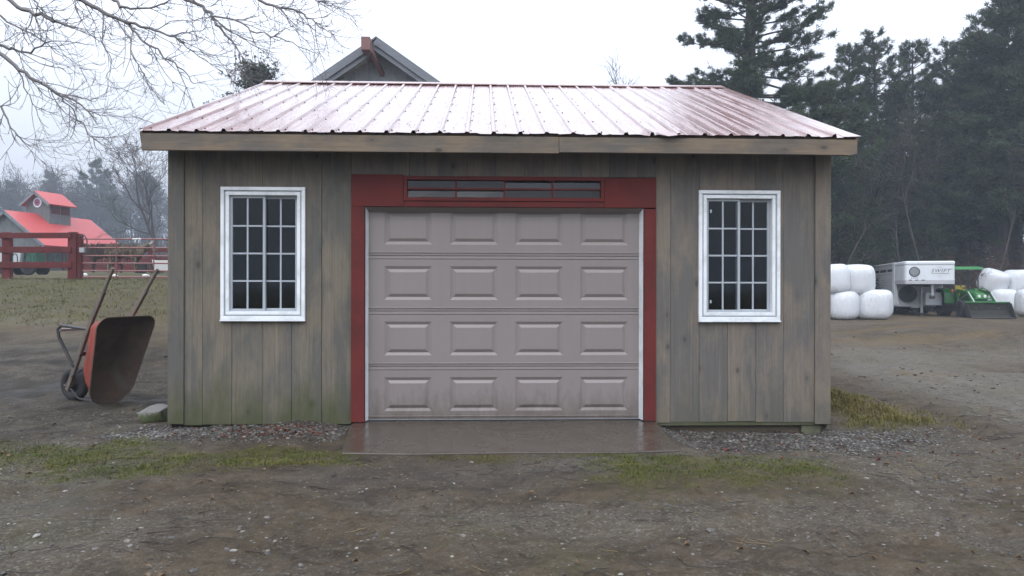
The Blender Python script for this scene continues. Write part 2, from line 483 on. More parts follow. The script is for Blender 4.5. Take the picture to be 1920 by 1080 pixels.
def zones(x, y):
    """grass, straw, gravel, wet masks 0..1 for ground points"""
    n1 = fbm(x, y, 1.1, 4); n2 = fbm(x + 40, y + 11, 3.2, 4); n3 = fbm(x - 20, y + 5, 7.0, 3)
    ragged = (n1 - 0.5) * 1.2 + (n2 - 0.5) * 1.5 + (n3 - .5) * 1.0
    # left strip in front of the garage
    cxl = -1.55 - 0.07 * (x + 2.6)
    hwl = 0.42 + 0.44 * sstep(-2.0, -3.2, x)
    cxl = -1.48 + 0.12 * sstep(-2.0, -3.4, x)
    a = 1.15 - np.abs((y - cxl) / hwl)
    a = a * sstep(-4.75, -3.9, x) * sstep(-0.75, -1.35, x) * 1.0
    # right strip
    b = 1.25 - np.abs((y + 1.85) / 0.60)
    b = b * sstep(0.45, 1.2, x) * sstep(2.9, 2.1, x)
    # apron edge fringe
    e = (1 - np.abs((y + 1.45) / 0.16)) * sstep(-.6, -.2, x) * sstep(1.9, 1.5, x) * 0.75
    # bank on the right of the garage
    cb = 4.0 + 0.22 * np.maximum(0, 1.6 - y)
    c = (1.2 - np.abs((x - cb) / 0.60)) * sstep(-0.5, 0.2, y) * sstep(5.0, 2.5, y)
    # hillside below the fence
    d = y + CAM_D
    f = sstep(-3.4, -5.2, x) * sstep(14.3, 17.0, d) * 0.8
    fa = sstep(40, 70, np.hypot(x, y))
    tuft = sstep(.40, .60, fbm(x + 2, y + 90, 5.5, 3)) * .5 + .5
    grass = np.clip(np.maximum.reduce([a, b, e, c * 1.05, f, fa]) + ragged * 0.9, 0, 1) * tuft
    base = np.maximum.reduce([a, b, e, c, f, fa])
    grass = np.where(base > 0.02, grass * sstep(0.02, 0.25, base), 0)
    straw = np.clip(np.maximum(sstep(-3.3, -4.5, x) * np.exp(-((d - 15.0) / 1.6) ** 2), c * 0.9) + ragged * 0.5, 0, 1)
    straw = np.maximum(straw, 0.85 * sstep(0.55, 0.68, fbm(x * .5 + 3, y + 8, .9, 4)) * sstep(1.0, 5, y) * sstep(3.6, 4.4, x))
    gl = np.exp(-((y + 0.33) / 0.36) ** 2) * sstep(-3.75, -3.2, x) * sstep(-1.2, -1.35, x)
    gr = np.exp(-((y + 0.42) / 0.42) ** 2) * sstep(1.55, 1.75, x) * sstep(4.6, 3.5, x)
    gravel = np.clip(np.maximum(gl, gr) * 1.5 + ragged * 0.25 * (np.maximum(gl, gr) > .03), 0, 1)
    wet = np.clip(np.exp(-((y + 2.0) / 0.55) ** 2) * sstep(-2.4, -1.0, x) * sstep(1.6, .4, x) + (n1 - 0.56) * 2.2, 0, 1)
    # brown earth against grey gravel
    e1 = fbm(x + 71, y * 1.6 + 13, 0.33, 4)
    ear = np.clip((e1 - 0.5) * 3.2 + 0.42, 0, 1)
    ear = np.maximum(ear, np.exp(-((y + 2.35) / .55) ** 2) * sstep(-4.5, -2.0, x) * sstep(3.6, 2.2, x) * .95)
    ear = np.maximum(ear, np.exp(-((x - 4.9 - .12 * np.maximum(0, -y)) / .75) ** 2) * sstep(-2.4, -.4, y) * sstep(6, 3.5, y))
    ear = np.maximum(ear, sstep(13, 18, d) * .85)
    trk = np.exp(-((x - 6.6 - 0.02 * np.maximum(0, y) ** 2) / 1.25) ** 2) * sstep(20, 12, d)
    ear = ear * (1 - .85 * trk)
    trod = sstep(-3.0, -3.8, x) * sstep(-1.2, -.2, y) * sstep(16.5, 13.0, d) * np.clip(.55 + ragged, 0, 1)
    pud = np.exp(-((x - .50) / .17) ** 2 - ((y + 2.76) / .12) ** 2)
    trk = np.clip(trk * (.35 + 1.3 * fbm(x * 1.5, y * .7, .8, 4)), 0, 1) * sstep(4.3, 5.2, x)
    return grass, straw, gravel, wet, np.clip(ear, 0, 1), trod, pud, trk

def grade(a, b, fine0, fine1, step, growth):
    """coordinates: fine between fine0 and fine1, growing outwards to a and b"""
    mid = list(np.arange(fine0, fine1 + 1e-6, step))
    up, s = [], step
    v = mid[-1]
    while v < b: s *= growth; v += s; up.append(v)
    dn, s = [], step
    v = mid[0]
    while v > a: s *= growth; v -= s; dn.append(v)
    return np.array(dn[::-1] + mid + up)

def ground_mat():
    t = NT('muddy_gravel_yard')
    p = t.pos(False)
    big = t.noise(p, 0.55, 6, 0.6)
    mid = t.noise(p, 3.2, 7, 0.66)
    fine = t.noise(p, 38, 5, 0.72)
    grit = t.voro(p, 75)
    gcol = t.voro(p, 75, out=1)
    stone = t.voro(p, 26)
    scol = t.voro(p, 26, out=1)
    gra, stw, grv, wet, ear = t.attr('grass'), t.attr('straw'), t.attr('gravel'), t.attr('wet'), t.attr('earth')
    bw = t.new('ShaderNodeSeparateColor'); t.l.new(gcol, bw.inputs[0])
    gr = t.ramp(bw.outputs[0], [(0.0, (0.020, 0.016, 0.012)), (0.6, (0.074, 0.064, 0.050)), (0.88, (0.13, 0.117, 0.095)), (1.0, (0.30, 0.28, 0.24))])
    grey = t.mix(t.ramp(mid, [(0.36, 0.0), (0.64, 1.0)]), (0.070, 0.057, 0.042), (0.135, 0.117, 0.090))
    grey = t.mix(t.math('MULTIPLY', t.ramp(fine, [(0.35, 0.15), (0.62, 0.85)]), 0.75), grey, gr)
    soil = t.mix(t.ramp(mid, [(0.35, 0.0), (0.66, 1.0)]), (0.036, 0.027, 0.018), (0.102, 0.079, 0.055))
    soil = t.mix(t.math('MULTIPLY', t.ramp(fine, [(0.45, 0.0), (0.7, 1.0)]), 0.55), soil, t.mix(0.55, gr, (0.08, 0.055, 0.032)))
    em = t.ramp(t.math('ADD', ear, t.math('MULTIPLY', t.math('SUBTRACT', t.noise(p, 6.5, 7, .72), 0.5), 1.7)), [(0.30, 0.0), (0.75, 1.0)])
    c = t.mix(em, grey, soil)
    cl = t.noise(p, 9, 8, .78)
    c = t.mix(t.math('MULTIPLY', t.ramp(cl, [(0.52, 0.0), (0.62, 1.0)]), 0.5), c, (0.026, 0.018, 0.012))
    c = t.mix(t.math('MULTIPLY', t.ramp(t.noise(p, 15, 7, .78), [(0.55, 0.0), (0.66, 1.0)]), 0.55), c, (0.158, 0.132, 0.098))
    c = t.mix(t.math('MULTIPLY', t.attr('track'), t.ramp(cl, [(0.4, .85), (0.62, .35)])), c, t.mix(fine, (0.105, 0.094, 0.078), (0.20, 0.186, 0.16)))
    # thin moss film
    moss = t.math('MULTIPLY', t.ramp(t.noise(p, 1.0, 6, .62), [(0.52, 0.0), (0.66, 1.0)]), t.ramp(t.noise(p, 14, 5, .7), [(0.40, 0.0), (0.62, .75)]))
    c = t.mix(t.math('MULTIPLY', moss, 0.7), c, (0.050, 0.052, 0.017))
    sw = t.new('ShaderNodeSeparateColor'); t.l.new(scol, sw.inputs[0])
    pick = t.math('MULTIPLY', t.ramp(sw.outputs[0], [(0.84, 0.0), (0.86, 1.0)]), t.ramp(stone, [(0.20, 1.0), (0.32, 0.0)]))
    c = t.mix(pick, c, t.ramp(sw.outputs[1], [(0.0, (0.045, 0.042, 0.037)), (0.75, (0.13, 0.122, 0.11)), (1.0, (0.36, 0.34, 0.30))]))
    c = t.mix(t.math('MULTIPLY', grv, 0.7), c, t.mix(t.noise(p, 20, 4), (0.020, 0.015, 0.012), (0.070, 0.060, 0.050)))
    c = t.mix(t.math('MULTIPLY', stw, t.ramp(t.noise(p, 12, 5, .7), [(0.3, 0.1), (0.65, 0.95)])), c, t.mix(fine, (0.060, 0.040, 0.020), (0.19, 0.135, 0.062)))
    gm = t.math('MULTIPLY', gra, t.ramp(t.noise(p, 17, 5, 0.7), [(0.28, 0.35), (0.6, 1.0)]))
    gc = t.mix(t.noise(p, 2.2, 5), (0.045, 0.052, 0.010), (0.110, 0.100, 0.025))
    gc = t.mix(t.ramp(fine, [(0.45, 0.0), (0.75, 1.0)]), gc, (0.030, 0.025, 0.013))
    c = t.mix(gm, c, gc)
    c = t.mix(t.math('MULTIPLY', wet, 0.45), c, t.mix(0.6, c, (0.0, 0.0, 0.0)))
    c = t.mix(t.math('MULTIPLY', t.attr('trodden'), 0.95), c, t.mix(fine, (0.014, 0.012, 0.010), (0.044, 0.040, 0.034)))
    h = t.math('ADD', t.math('MULTIPLY', fine, 0.5), t.math('MULTIPLY', t.math('SUBTRACT', 1.0, grit), 0.35))
    h2 = t.math('ADD', t.math('MULTIPLY', mid, 1.0), t.math('MULTIPLY', pick, 0.35))
    nrm = t.bump(h, 0.9, 0.016, t.bump(cl, .8, .05, t.bump(h2, 0.9, 0.05)))
    rough = t.math('SUBTRACT', t.ramp(mid, [(0.3, 0.72), (0.7, 0.92)]), t.math('MULTIPLY', wet, 0.30))
    pud = t.ramp(t.math('ADD', t.attr('puddle'), t.math('MULTIPLY', t.math('SUBTRACT', t.noise(p, 26, 4, .7), .5), .9)), [(0.45, 0.0), (0.6, 1.0)])
    rough = t.math('SUBTRACT', rough, t.math('MULTIPLY', pud, 0.62), True)
    spec = t.math('ADD', t.math('ADD', t.math('MULTIPLY', wet, 0.28), 0.12), t.math('MULTIPLY', pud, .4))
    return t.out(c, rough, nrm, **{'Specular IOR Level': spec})

gxs = grade(-700, 700, -6.0, 7.5, 0.05, 1.055)
gys = grade(-700, 900, -4.3, 3.2, 0.05, 1.06)
GX, GY = np.meshgrid(gxs, gys)
GZ = ground_z(GX, GY) + ground_micro(GX, GY)
_nx, _ny = len(gxs), len(gys)
_idx = np.arange(_nx * _ny).reshape(_ny, _nx)
_q4 = np.stack([_idx[:-1, :-1].ravel(), _idx[:-1, 1:].ravel(), _idx[1:, 1:].ravel(), _idx[1:, :-1].ravel()], 1)
_gv = np.stack([GX.ravel(), GY.ravel(), GZ.ravel()], 1)
M['ground'] = ground_mat()
ground_me = np_mesh('ground', _gv, _q4, M['ground'], True)
for nm, arr in zip(('grass', 'straw', 'gravel', 'wet', 'earth', 'trodden', 'puddle', 'track'), zones(GX.ravel(), GY.ravel())):
    at_ = ground_me.attributes.new(nm, 'FLOAT', 'POINT')
    at_.data.foreach_set('value', np.ascontiguousarray(arr, dtype=np.float32))
ground = link_mesh('ground', ground_me)
tag(ground, kind='structure')

# concrete apron in front of the door
def concrete_mat():
    t = NT('wet_brown_concrete')
    p = t.pos(False)
    n = t.noise(p, 1.6, 6, .6); f = t.noise(p, 45, 4, .7)
    c = t.mix(n, (0.036, 0.027, 0.019), (0.075, 0.060, 0.046))
    c = t.mix(t.ramp(t.noise(p, 6, 5, .65), [(0.5, 0.0), (0.72, 0.7)]), c, (0.036, 0.026, 0.020))
    c = t.mix(t.math('MULTIPLY', t.ramp(f, [(0.45, 0.0), (0.7, 1.0)]), 0.3), c, (0.12, 0.105, 0.088))
    return t.out(c, t.ramp(n, [(0.35, 0.12), (0.68, 0.42)]), t.bump(f, 0.2, 0.004, t.bump(n, 0.3, 0.02)))
M['concrete'] = concrete_mat()
ap = MB()
_as = [(-1.30, 0.10), (1.73, 0.10), (1.70, -0.2), (1.63, -1.28), (1.1, -1.335), (0.3, -1.31), (-0.6, -1.345), (-1.16, -1.30), (-1.27, -0.3)]
ap.v = [(x, y, 0.035 + 0.012 * y) for x, y in _as] + [(x, y, -0.15) for x, y in _as]
_n = len(_as)
ap.f = [tuple(range(_n))] + [(i, i + _n, (i + 1) % _n + _n, (i + 1) % _n) for i in range(_n)]
apron = ap.build('concrete_apron', M['concrete'], bevel=0.012, seg=2)
tag(apron, kind='structure')
# ------------------------------------------------------------------ the garage
GX0, GX1, GDEP = W(316, 540, 0).x, W(1556, 540, 0).x, 7.62
def fx(px): return W(px, 540, 0).x
def fz(py, px=940): return W(px, py, 0).z
garage = empty('garage', (0, 0, 0))
tag(garage, 'weathered plank garage with red metal roof, taupe overhead door and red door surround', 'garage')
WALL_T, TOP = 0.028, 2.74

openings = [(fx(420), fx(568), fz(595), fz(357)), (fx(1314), fx(1456), fz(595), fz(362))]
front = MB()
front.box(GX0 + .03, fx(420), 0.032, 0.06, 0.05, TOP)
front.box(fx(568), fx(672), 0.032, 0.06, 0.05, TOP)
front.box(fx(1218), fx(1314), 0.032, 0.06, 0.05, TOP)
front.box(fx(1456), GX1 - .03, 0.032, 0.06, 0.05, TOP)
for (a, b, c, d) in openings:
    front.box(a, b, 0.032, 0.06, 0.05, c); front.box(a, b, 0.032, 0.06, d, TOP)
front.box(fx(672), fx(1218), 0.032, 0.06, fz(334), TOP)
front_wall = front.build('front_wall', M['inside'], garage)

def plank_polys(x0, x1, z0, z1):
    """outline(s) of a board with the window openings cut from it"""
    for (a, b, c, d) in openings:
        if x1 <= a + 1e-3 or x0 >= b - 1e-3: continue
        if x0 >= a - 1e-3 and x1 <= b + 1e-3:
            return [[(x0, z0), (x1, z0), (x1, c), (x0, c)], [(x0, d), (x1, d), (x1, z1), (x0, z1)]]
        if x0 < a: return [[(x0, z0), (x1, z0), (x1, c), (a, c), (a, d), (x1, d), (x1, z1), (x0, z1)]]
        return [[(x0, z0), (x1, z0), (x1, z1), (x0, z1), (x0, d), (b, d), (b, c), (x0, c)]]
    return [[(x0, z0), (x1, z0), (x1, z1), (x0, z1)]]

def plank(x0, x1, z0, z1, mat, parent, y=0.0, gap=0.0014):
    for poly in plank_polys(x0 + gap, x1 - gap, z0, z1):
        yo = y + random.uniform(-0.004, 0.004)
        m = MB().prism(poly, yo, yo + WALL_T)
        m.build('plank', mat, parent, bevel=0.0014)

lseam = [346, 380, 435, 492, 547, 603, 659]
rseam = [1229, 1257, 1311, 1364, 1417, 1469, 1527]
for a, b in zip(lseam[:-1], lseam[1:]):
    plank(fx(a), fx(b), 0.012 + random.uniform(0, .015), TOP, M['plank_green'], front_wall)
for a, b in zip(rseam[:-1], rseam[1:]):
    plank(fx(a), fx(b), 0.018 + random.uniform(0, .014), TOP, M['plank'], front_wall)
_x = fx(659)
while _x < fx(1229) - .05:                         # short boards over the door
    x2 = min(_x + 0.283, fx(1229))
    plank(_x, x2, fz(331), TOP, M['plank'], front_wall)
    _x = x2
for a, b, mt in ((316, 346, 'plank_green'), (1527, 1556, 'plank')):
    m = MB().box(fx(a), fx(b), -0.022, 0.014, 0.03 if a < 900 else 0.0, TOP)
    m.build('corner_board', M[mt], garage, bevel=0.003)
# skirt board and sill beam under the right-hand planks
MB().box(fx(1231), fx(1527), 0.006, 0.03, -0.012, 0.03).build('skirt_board', M['plank_green'], garage, bevel=0.002)
MB().box(GX0 + .02, GX1 - 0.02, 0.07, 0.22, -0.10, 0.02).build('sill_beam', M['beam'], garage)
MB().box(GX1 - 0.02, GX1 + 0.085, 0.10, 0.24, -0.03, 0.045).build('sill_beam', M['beam'], garage, bevel=0.006)
MB().box(fx(1505), fx(1541), 0.02, 0.22, -0.13, -0.012).build('foundation_block', M['concrete_block'], garage, bevel=0.008, seg=2)

# side and back walls of upright boards
def side_wall(x, inward):
    wl_ = MB().box(min(x, x + inward * .03), max(x, x + inward * .03), 0.06, GDEP, 0.0, TOP).build('side_wall', M['inside'], garage)
    me = MB().box(-.0135, .0135, 0.002, 0.298, -0.05, TOP - .02).mesh('plank', M['plank'])
    for k in range(25):
        y = 0.015 + k * 0.303
        o = link_mesh('plank', me, wl_, (x - inward * (.0165 + random.uniform(0, .003)), y, 0))
    return wl_
side_wall(GX0 + .03, 1); side_wall(GX1 - .03, -1)
bw_ = MB().box(GX0 + .07, GX1 - .07, GDEP - .06, GDEP - .03, 0, TOP).build('back_wall', M['inside'], garage)
_me = MB().box(0.002, 0.298, 0, .025, -.05, TOP - .02).mesh('plank', M['plank'])
for k in range(21):
    link_mesh('plank', _me, bw_, (GX0 + .07 + k * .305, GDEP - .026, 0))
MB().box(GX0 + .08, GX1 - .08, 0.23, GDEP - .1, -.02, 0.03).build('slab_floor', M['concrete'], garage)
# gable triangles
for x in (GX0 + .018, GX1 - .045):
    m = MB(); m.prism([(0.07, TOP - .02), (GDEP - .03, TOP - .02), (GDEP / 2, 4.2)], 0, 0.027)
    o = m.build('gable', M['plank'], garage); o.rotation_euler = (0, 0, R(90)); o.location = (x + .027, 0, 0)

# roof: sheets of ribbed metal
EAVE_Y, EAVE_Z, RIDGE_Y, RIDGE_Z = -0.36, 2.815, 3.81, 4.375
RX0, RX1 = -3.195, 3.595
slope = math.atan2(RIDGE_Z - EAVE_Z, RIDGE_Y - EAVE_Y)
SL = math.hypot(RIDGE_Z - EAVE_Z, RIDGE_Y - EAVE_Y)
RP = 0.2512
def sheet_mesh(n_ribs, width, seed, first=False):
    """sheet in local coords: x across, y up the slope, z normal; ribs near the left of each pitch"""
    rs = np.random.default_rng(seed + 10)
    prof = []
    for k in range(n_ribs):
        x0 = k * RP
        prof += [(x0 - .024, 0), (x0 - .011, .019), (x0 + .011, .019), (x0 + .024, 0), (x0 + .085, .0), (x0 + .095, .0025), (x0 + .12, 0)]
    prof.append((width + .02, 0))
    ys = np.linspace(0, 1, 15)
    vs, fs = [], []
    for j, t in enumerate(ys):
        for i, (x, z) in enumerate(prof):
            dz = rs.normal(0, .0009)
            dy = rs.normal(0, .004) if j == 0 else 0
            if j == 0: dz += rs.normal(0, .003)
            vs.append((x + rs.normal(0, .0008), t * SL + dy, z + dz))
    n = len(prof)
    for j in range(len(ys) - 1):
        for i in range(n - 1):
            fs.append((j * n + i, j * n + i + 1, (j + 1) * n + i + 1, (j + 1) * n + i))
    m = MB(); m.add(vs, fs)
    return m
roof = MB()
for s in (1, -1):
    yy0, yy1 = (EAVE_Y + .05, RIDGE_Y) if s > 0 else (2 * RIDGE_Y - EAVE_Y - .05, RIDGE_Y)
    zz = EAVE_Z + .05 * math.tan(slope)
    roof.add([(RX0 + .03, yy0, zz - .035), (RX1 - .03, yy0, zz - .035), (RX1 - .03, yy1, RIDGE_Z - .035), (RX0 + .03, yy1, RIDGE_Z - .035),
              (RX0 + .03, yy0, zz - .008), (RX1 - .03, yy0, zz - .008), (RX1 - .03, yy1, RIDGE_Z - .008), (RX0 + .03, yy1, RIDGE_Z - .008)],
             [(0, 3, 2, 1), (4, 5, 6, 7), (0, 1, 5, 4), (1, 2, 6, 5), (2, 3, 7, 6), (3, 0, 4, 7)])
roof_o = roof.build('roof', M['inside'], garage)
x = RX0 + 0.02
k = 0
while x < RX1 - 0.05:
    nr = min(4, int(round((RX1 - x) / RP)))
    if nr < 1: break
    w = min(nr * RP, RX1 - x)
    for s in (1, -1):
        o = sheet_mesh(nr, w, k * 2 + s).build('roof_sheet', M['roof'], roof_o, smooth=False)
        if s > 0:
            o.rotation_euler = (slope, 0, 0); o.location = (x, EAVE_Y, EAVE_Z + .002 * (k % 2))
        else:
            o.rotation_euler = (slope, 0, R(180)); o.location = (x + w, 2 * RIDGE_Y - EAVE_Y, EAVE_Z + .002 * (k % 2))
        so = o.modifiers.new('thickness', 'SOLIDIFY'); so.thickness = 0.0015; so.offset = -1
    x += w; k += 1
# a bent flap on the eave edge
flap = MB()
fxx = 1.62
flap.add([(fxx, EAVE_Y - .012, EAVE_Z + .012), (fxx + .12, EAVE_Y - .045, EAVE_Z - .018), (fxx + .30, EAVE_Y - .02, EAVE_Z + .008), (fxx + .28, EAVE_Y + .10, EAVE_Z + .05), (fxx + .03, EAVE_Y + .10, EAVE_Z + .05)], [(0, 1, 2, 3, 4)])
flap.build('bent_flap', M['roof'], roof_o)
# ridge cap in two lengths
for a, b, dz in ((RX0 - .01, W(928, 540, RIDGE_Y).x + .02, 0.004), (W(928, 540, RIDGE_Y).x, RX1 - .03, 0.0)):
    m = MB()
    c, hgt = math.tan(slope), RIDGE_Z + .030 + dz
    pr = [(-.17, -.17 * c - .012), (-.165, -.165 * c), (-.02, -.012), (0, 0.0), (.02, -.012), (.165, -.165 * c), (.17, -.17 * c - .012)]
    vs = [(xx, RIDGE_Y + yy, hgt + z_) for xx in (a, b) for (yy, z_) in pr]
    m.add(vs, [(i, i + 1, i + 8, i + 7) for i in range(6)])
    o = m.build('ridge_cap', M['roof'], roof_o)
    so = o.modifiers.new('thickness', 'SOLIDIFY'); so.thickness = 0.003
# rake trims
for xx in (RX0, RX1 - .025):
    for s in (1, -1):
        ya = EAVE_Y + .03 if s > 0 else 2 * RIDGE_Y - EAVE_Y - .03
        m = MB().beam((xx + .012, ya, EAVE_Z - .075), (xx + .012, RIDGE_Y - s * .005, RIDGE_Z - .085), .025, .14)
        m.build('rake_board', M['fascia'], garage)
# fascia: two boards butted a little unevenly, and one at the back
fa_j = W(1048, 540, EAVE_Y).x
MB().box(RX0 + .015, fa_j - .001, EAVE_Y + .012, EAVE_Y + .05, 2.636, 2.792).build('fascia_board', M['fascia'], garage, bevel=.003)
m = MB(); m.prism([(fa_j + .001, 2.646), (RX1 - .14, 2.642), (RX1 - .09, 2.636), (RX1 - .012, 2.656), (RX1 - .012, 2.79), (fa_j + .001, 2.79)], EAVE_Y + .010, EAVE_Y + .05)
m.build('fascia_board', M['fascia'], garage, bevel=.003)
MB().box(RX0 + .015, RX1 - .012, 2 * RIDGE_Y - EAVE_Y - .05, 2 * RIDGE_Y - EAVE_Y - .012, 2.636, 2.79).build('fascia_board', M['fascia'], garage)
# rafter tails under the eave
for k in range(11):
    xx = GX0 + .05 + k * (GX1 - GX0 - .1) / 10
    m = MB().beam((xx, EAVE_Y + .052, EAVE_Z - .10), (xx, .06, EAVE_Z - .10 + (.06 - EAVE_Y - .052) * math.tan(slope)), .04, .11)
    m.build('rafter_tail', M['beam'], garage)
# screws and fallen pine litter on the front roof slope
def on_roof(xr, t, h=0.0):
    return Vector((xr, EAVE_Y + t * SL * math.cos(slope) - h * math.sin(slope), EAVE_Z + t * SL * math.sin(slope) + h * math.cos(slope)))
scr = MB()
for kx in range(27):
    xr = RX0 + .02 + kx * RP + .035
    if xr > RX1 - .05: break
    for t in (.03, .18, .33, .48, .63, .78, .93):
        c = on_roof(xr, t, .001)
        scr.lathe([(.008, 0), (.008, .006), (0.001, .008)], 'Z', 6, c)
so_ = scr.build('roof_screw', simple('dull_screw', (.07, .055, .05), .6), roof_o); so_['kind'] = 'stuff'
lit = MB()
for _ in range(900):
    kx = int(random.triangular(0, 27, 6))
    xr = RX0 + .02 + kx * RP + random.choice((-1, 1)) * abs(random.gauss(.028, .02))
    if random.random() < .25: xr += random.uniform(-.1, .1)
    if not RX0 + .05 < xr < RX1 - .05: continue
    t = random.random() ** 1.1 * .97 + .01
    a = random.gauss(0, .6) + (0 if random.random() < .7 else 1.3)
    L, wd = random.uniform(.012, .07), random.uniform(.003, .010)
    d = Vector((math.sin(a), math.cos(a) * math.cos(slope), math.cos(a) * math.sin(slope)))
    s_ = Vector((math.cos(a), -math.sin(a) * math.cos(slope), -math.sin(a) * math.sin(slope)))
    c = on_roof(xr, t, .004 + (.018 if False else 0))
    n_ = Vector((0, -math.sin(slope), math.cos(slope)))
    lit.add([c - d * L / 2 - s_ * wd / 2, c - d * L / 2 + s_ * wd / 2, c + d * L / 2 + n_ * random.uniform(0, .012)], [(0, 1, 2)])
lo_ = lit.build('needle_litter', simple('dead_needles', (.045, .032, .022), .9, .5), roof_o); lo_['kind'] = 'stuff'

# windows: vinyl casing, two sliding sashes, eight panes each
def frame_ring(m, x0, x1, z0, z1, w, y0, y1):
    m.box(x0, x1, y0, y1, z1 - w, z1); m.box(x0, x1, y0, y1, z0, z0 + w)
    m.box(x0, x0 + w, y0, y1, z0 + w, z1 - w); m.box(x1 - w, x1, y0, y1, z0 + w, z1 - w)
def make_window(pxs, pys, name='window'):
    x0, x1, z1, z0 = fx(pxs[0]), fx(pxs[1]), fz(pys[0], sum(pxs) / 2), fz(pys[1], sum(pxs) / 2)
    win = MB(); frame_ring(win, x0, x1, z0, z1, .034, -.034, .03)
    win = win.build('window', M['white_trim'], garage, bevel=.004, seg=2)
    m = MB(); frame_ring(m, x0 + .034, x1 - .034, z0 + .034, z1 - .034, .013, -.018, .05)
    m.build('inner_casing', M['sash'], win, bevel=.002)
    m = MB(); frame_ring(m, x0 + .047, x1 - .047, z0 + .047, z1 - .047, .033, -.026, .06)
    m.build('frame', M['white_trim'], win, bevel=.004, seg=2)
    m = MB().box(x0 - .004, x1 + .004, -.045, -.002, z0 - .016, z0 - .001)
    m.build('sill', M['white_trim'], win, bevel=.003)
    ix0, ix1, iz0, iz1 = x0 + .080, x1 - .080, z0 + .080, z1 - .080
    mid = (ix0 + ix1) / 2
    for s, (a, b, y) in enumerate(((ix0, mid + .016, .004), (mid - .016, ix1, .034))):
        sa = MB(); frame_ring(sa, a, b, iz0, iz1, .026 if s == 0 else .030, y, y + .026)
        sash = sa.build('sash', M['sash'], win, bevel=.002)
        ga, gb = a + (.026 if s == 0 else .03), b - (.026 if s == 0 else .03)
        if s == 0: gb = b - .030
        ha, hb = iz0 + .028, iz1 - .028
        cx = (ga + gb) / 2
        MB().box(cx - .008, cx + .008, y + .004, y + .02, ha, hb).build('muntin', M['sash'], win)
        zs = [ha + (hb - ha) * k / 4 for k in range(5)]
        for k in (1, 2, 3):
            MB().box(ga, gb, y + .0052, y + .0188, zs[k] - .008, zs[k] + .008).build('muntin', M['sash'], win)
        for k in range(4):
            for (pa, pb) in ((ga, cx), (cx, gb)):
                e = random.uniform(-.0006, .0006)
                pm = MB().add([(pa, y + .012, zs[k]), (pb, y + .012 + e, zs[k]), (pb, y + .012 + e, zs[k + 1]), (pa, y + .012 - e, zs[k + 1])], [(0, 1, 2, 3)])
                pm.build('pane', M['glass'], win)
    # latches
    return win
winL = make_window((415, 573), (352, 600))
winR = make_window((1309, 1461), (357, 600))
for zz in (394, 565):
    MB().box(fx(1331), fx(1334), -.002, .004, fz(zz + 3), fz(zz - 3)).build('latch', M['sash'], winR)

# door surround: jambs, lintel boards, transom
DX0, DX1 = fx(685), fx(1206)
DZ1 = fz(389)
MB().box(fx(659), DX0 - .004, -.026, .03, .04, DZ1).build('door_jamb', M['red_trim'], garage, bevel=.003)
MB().box(DX1 + .004, fx(1229), -.026, .03, .04, DZ1 - .01).build('door_jamb', M['red_trim'], garage, bevel=.003)
tz0, tz1, tx0, tx1 = fz(378), fz(332), fx(757), fx(1132)
lin = MB(); lin.box(fx(659), tx0 - .002, -.024, .03, DZ1 + .001, fz(329)); lin.build('lintel_board', M['red_trim'], garage, bevel=.003)
lin = MB(); lin.box(tx1 + .002, fx(1229), -.024, .03, DZ1 + .001, fz(333)); lin.build('lintel_board', M['red_trim'], garage, bevel=.003)
MB().box(tx0, tx1, -.022, .03, DZ1 + .001, tz0 - .001).build('lintel_board', M['red_trim'], garage, bevel=.002)
tr = MB(); frame_ring(tr, tx0, tx1, tz0, tz1, .036, -.034, .03)
trans = tr.build('transom_window', M['red_trim'], garage, bevel=.003)
ax0, ax1, az0, az1 = tx0 + .036, tx1 - .036, tz0 + .036, tz1 - .036
for k in (1, 2, 3):
    xx = ax0 + (ax1 - ax0) * k / 4
    MB().box(xx - .008, xx + .008, -.022, .02, az0, az1).build('muntin', M['red_trim'], trans)
zm = (az0 + az1) / 2
MB().box(ax0, ax1, -.020, .018, zm - .008, zm + .008).build('muntin', M['red_trim'], trans)
for k in range(4):
    for j in range(2):
        a, b = ax0 + (ax1 - ax0) * k / 4, ax0 + (ax1 - ax0) * (k + 1) / 4
        c, d = (az0, zm) if j == 0 else (zm, az1)
        lean = (.012, .004, .014, .003, .003, .013, .002, .010)[k * 2 + j]
        MB().add([(a, .0, c), (b, .0, c), (b, lean, d), (a, lean, d)], [(0, 1, 2, 3)]).build('pane', M['glass'], trans)
MB().box(tx0, tx1, .2, .23, tz0 - .03, tz1 + .03).build('blocking_board', M['inside'], garage)

# overhead door: stops, four sections, sixteen raised panels
DY = 0.085
gd = MB()
gd.box(fx(684), fx(1207), DY + .045, DY + .06, .045, DZ1)
gdoor = gd.build('garage_door', M['sash'], garage)
xo0, xo1 = fx(685.5), fx(1205.5)
pl0, pl1 = W(691, 540, DY).x, W(1198, 540, DY).x
for a, b, c, d in ((xo0, pl0, -.012, .03), (pl1, xo1, .03, -.012)):
    m = MB()
    ya, yb = (-.012, DY - .004) if a == xo0 else (DY - .004, -.012)
    m.prism([(a, .045), (b, .045), (b, DZ1 - .002), (a, DZ1 - .002)], 0, .02)
    vs = []
    for z in (.045, DZ1 - .002):
        vs += [(a, ya, z), (b, yb, z), (b, DY + .03, z), (a, DY + .03, z)]
    m = MB().add(vs, [(0, 1, 5, 4), (1, 2, 6, 5), (2, 3, 7, 6), (3, 0, 4, 7), (0, 3, 2, 1), (4, 5, 6, 7)])
    m.build('side_stop', M['white_trim'], gdoor, bevel=.002)
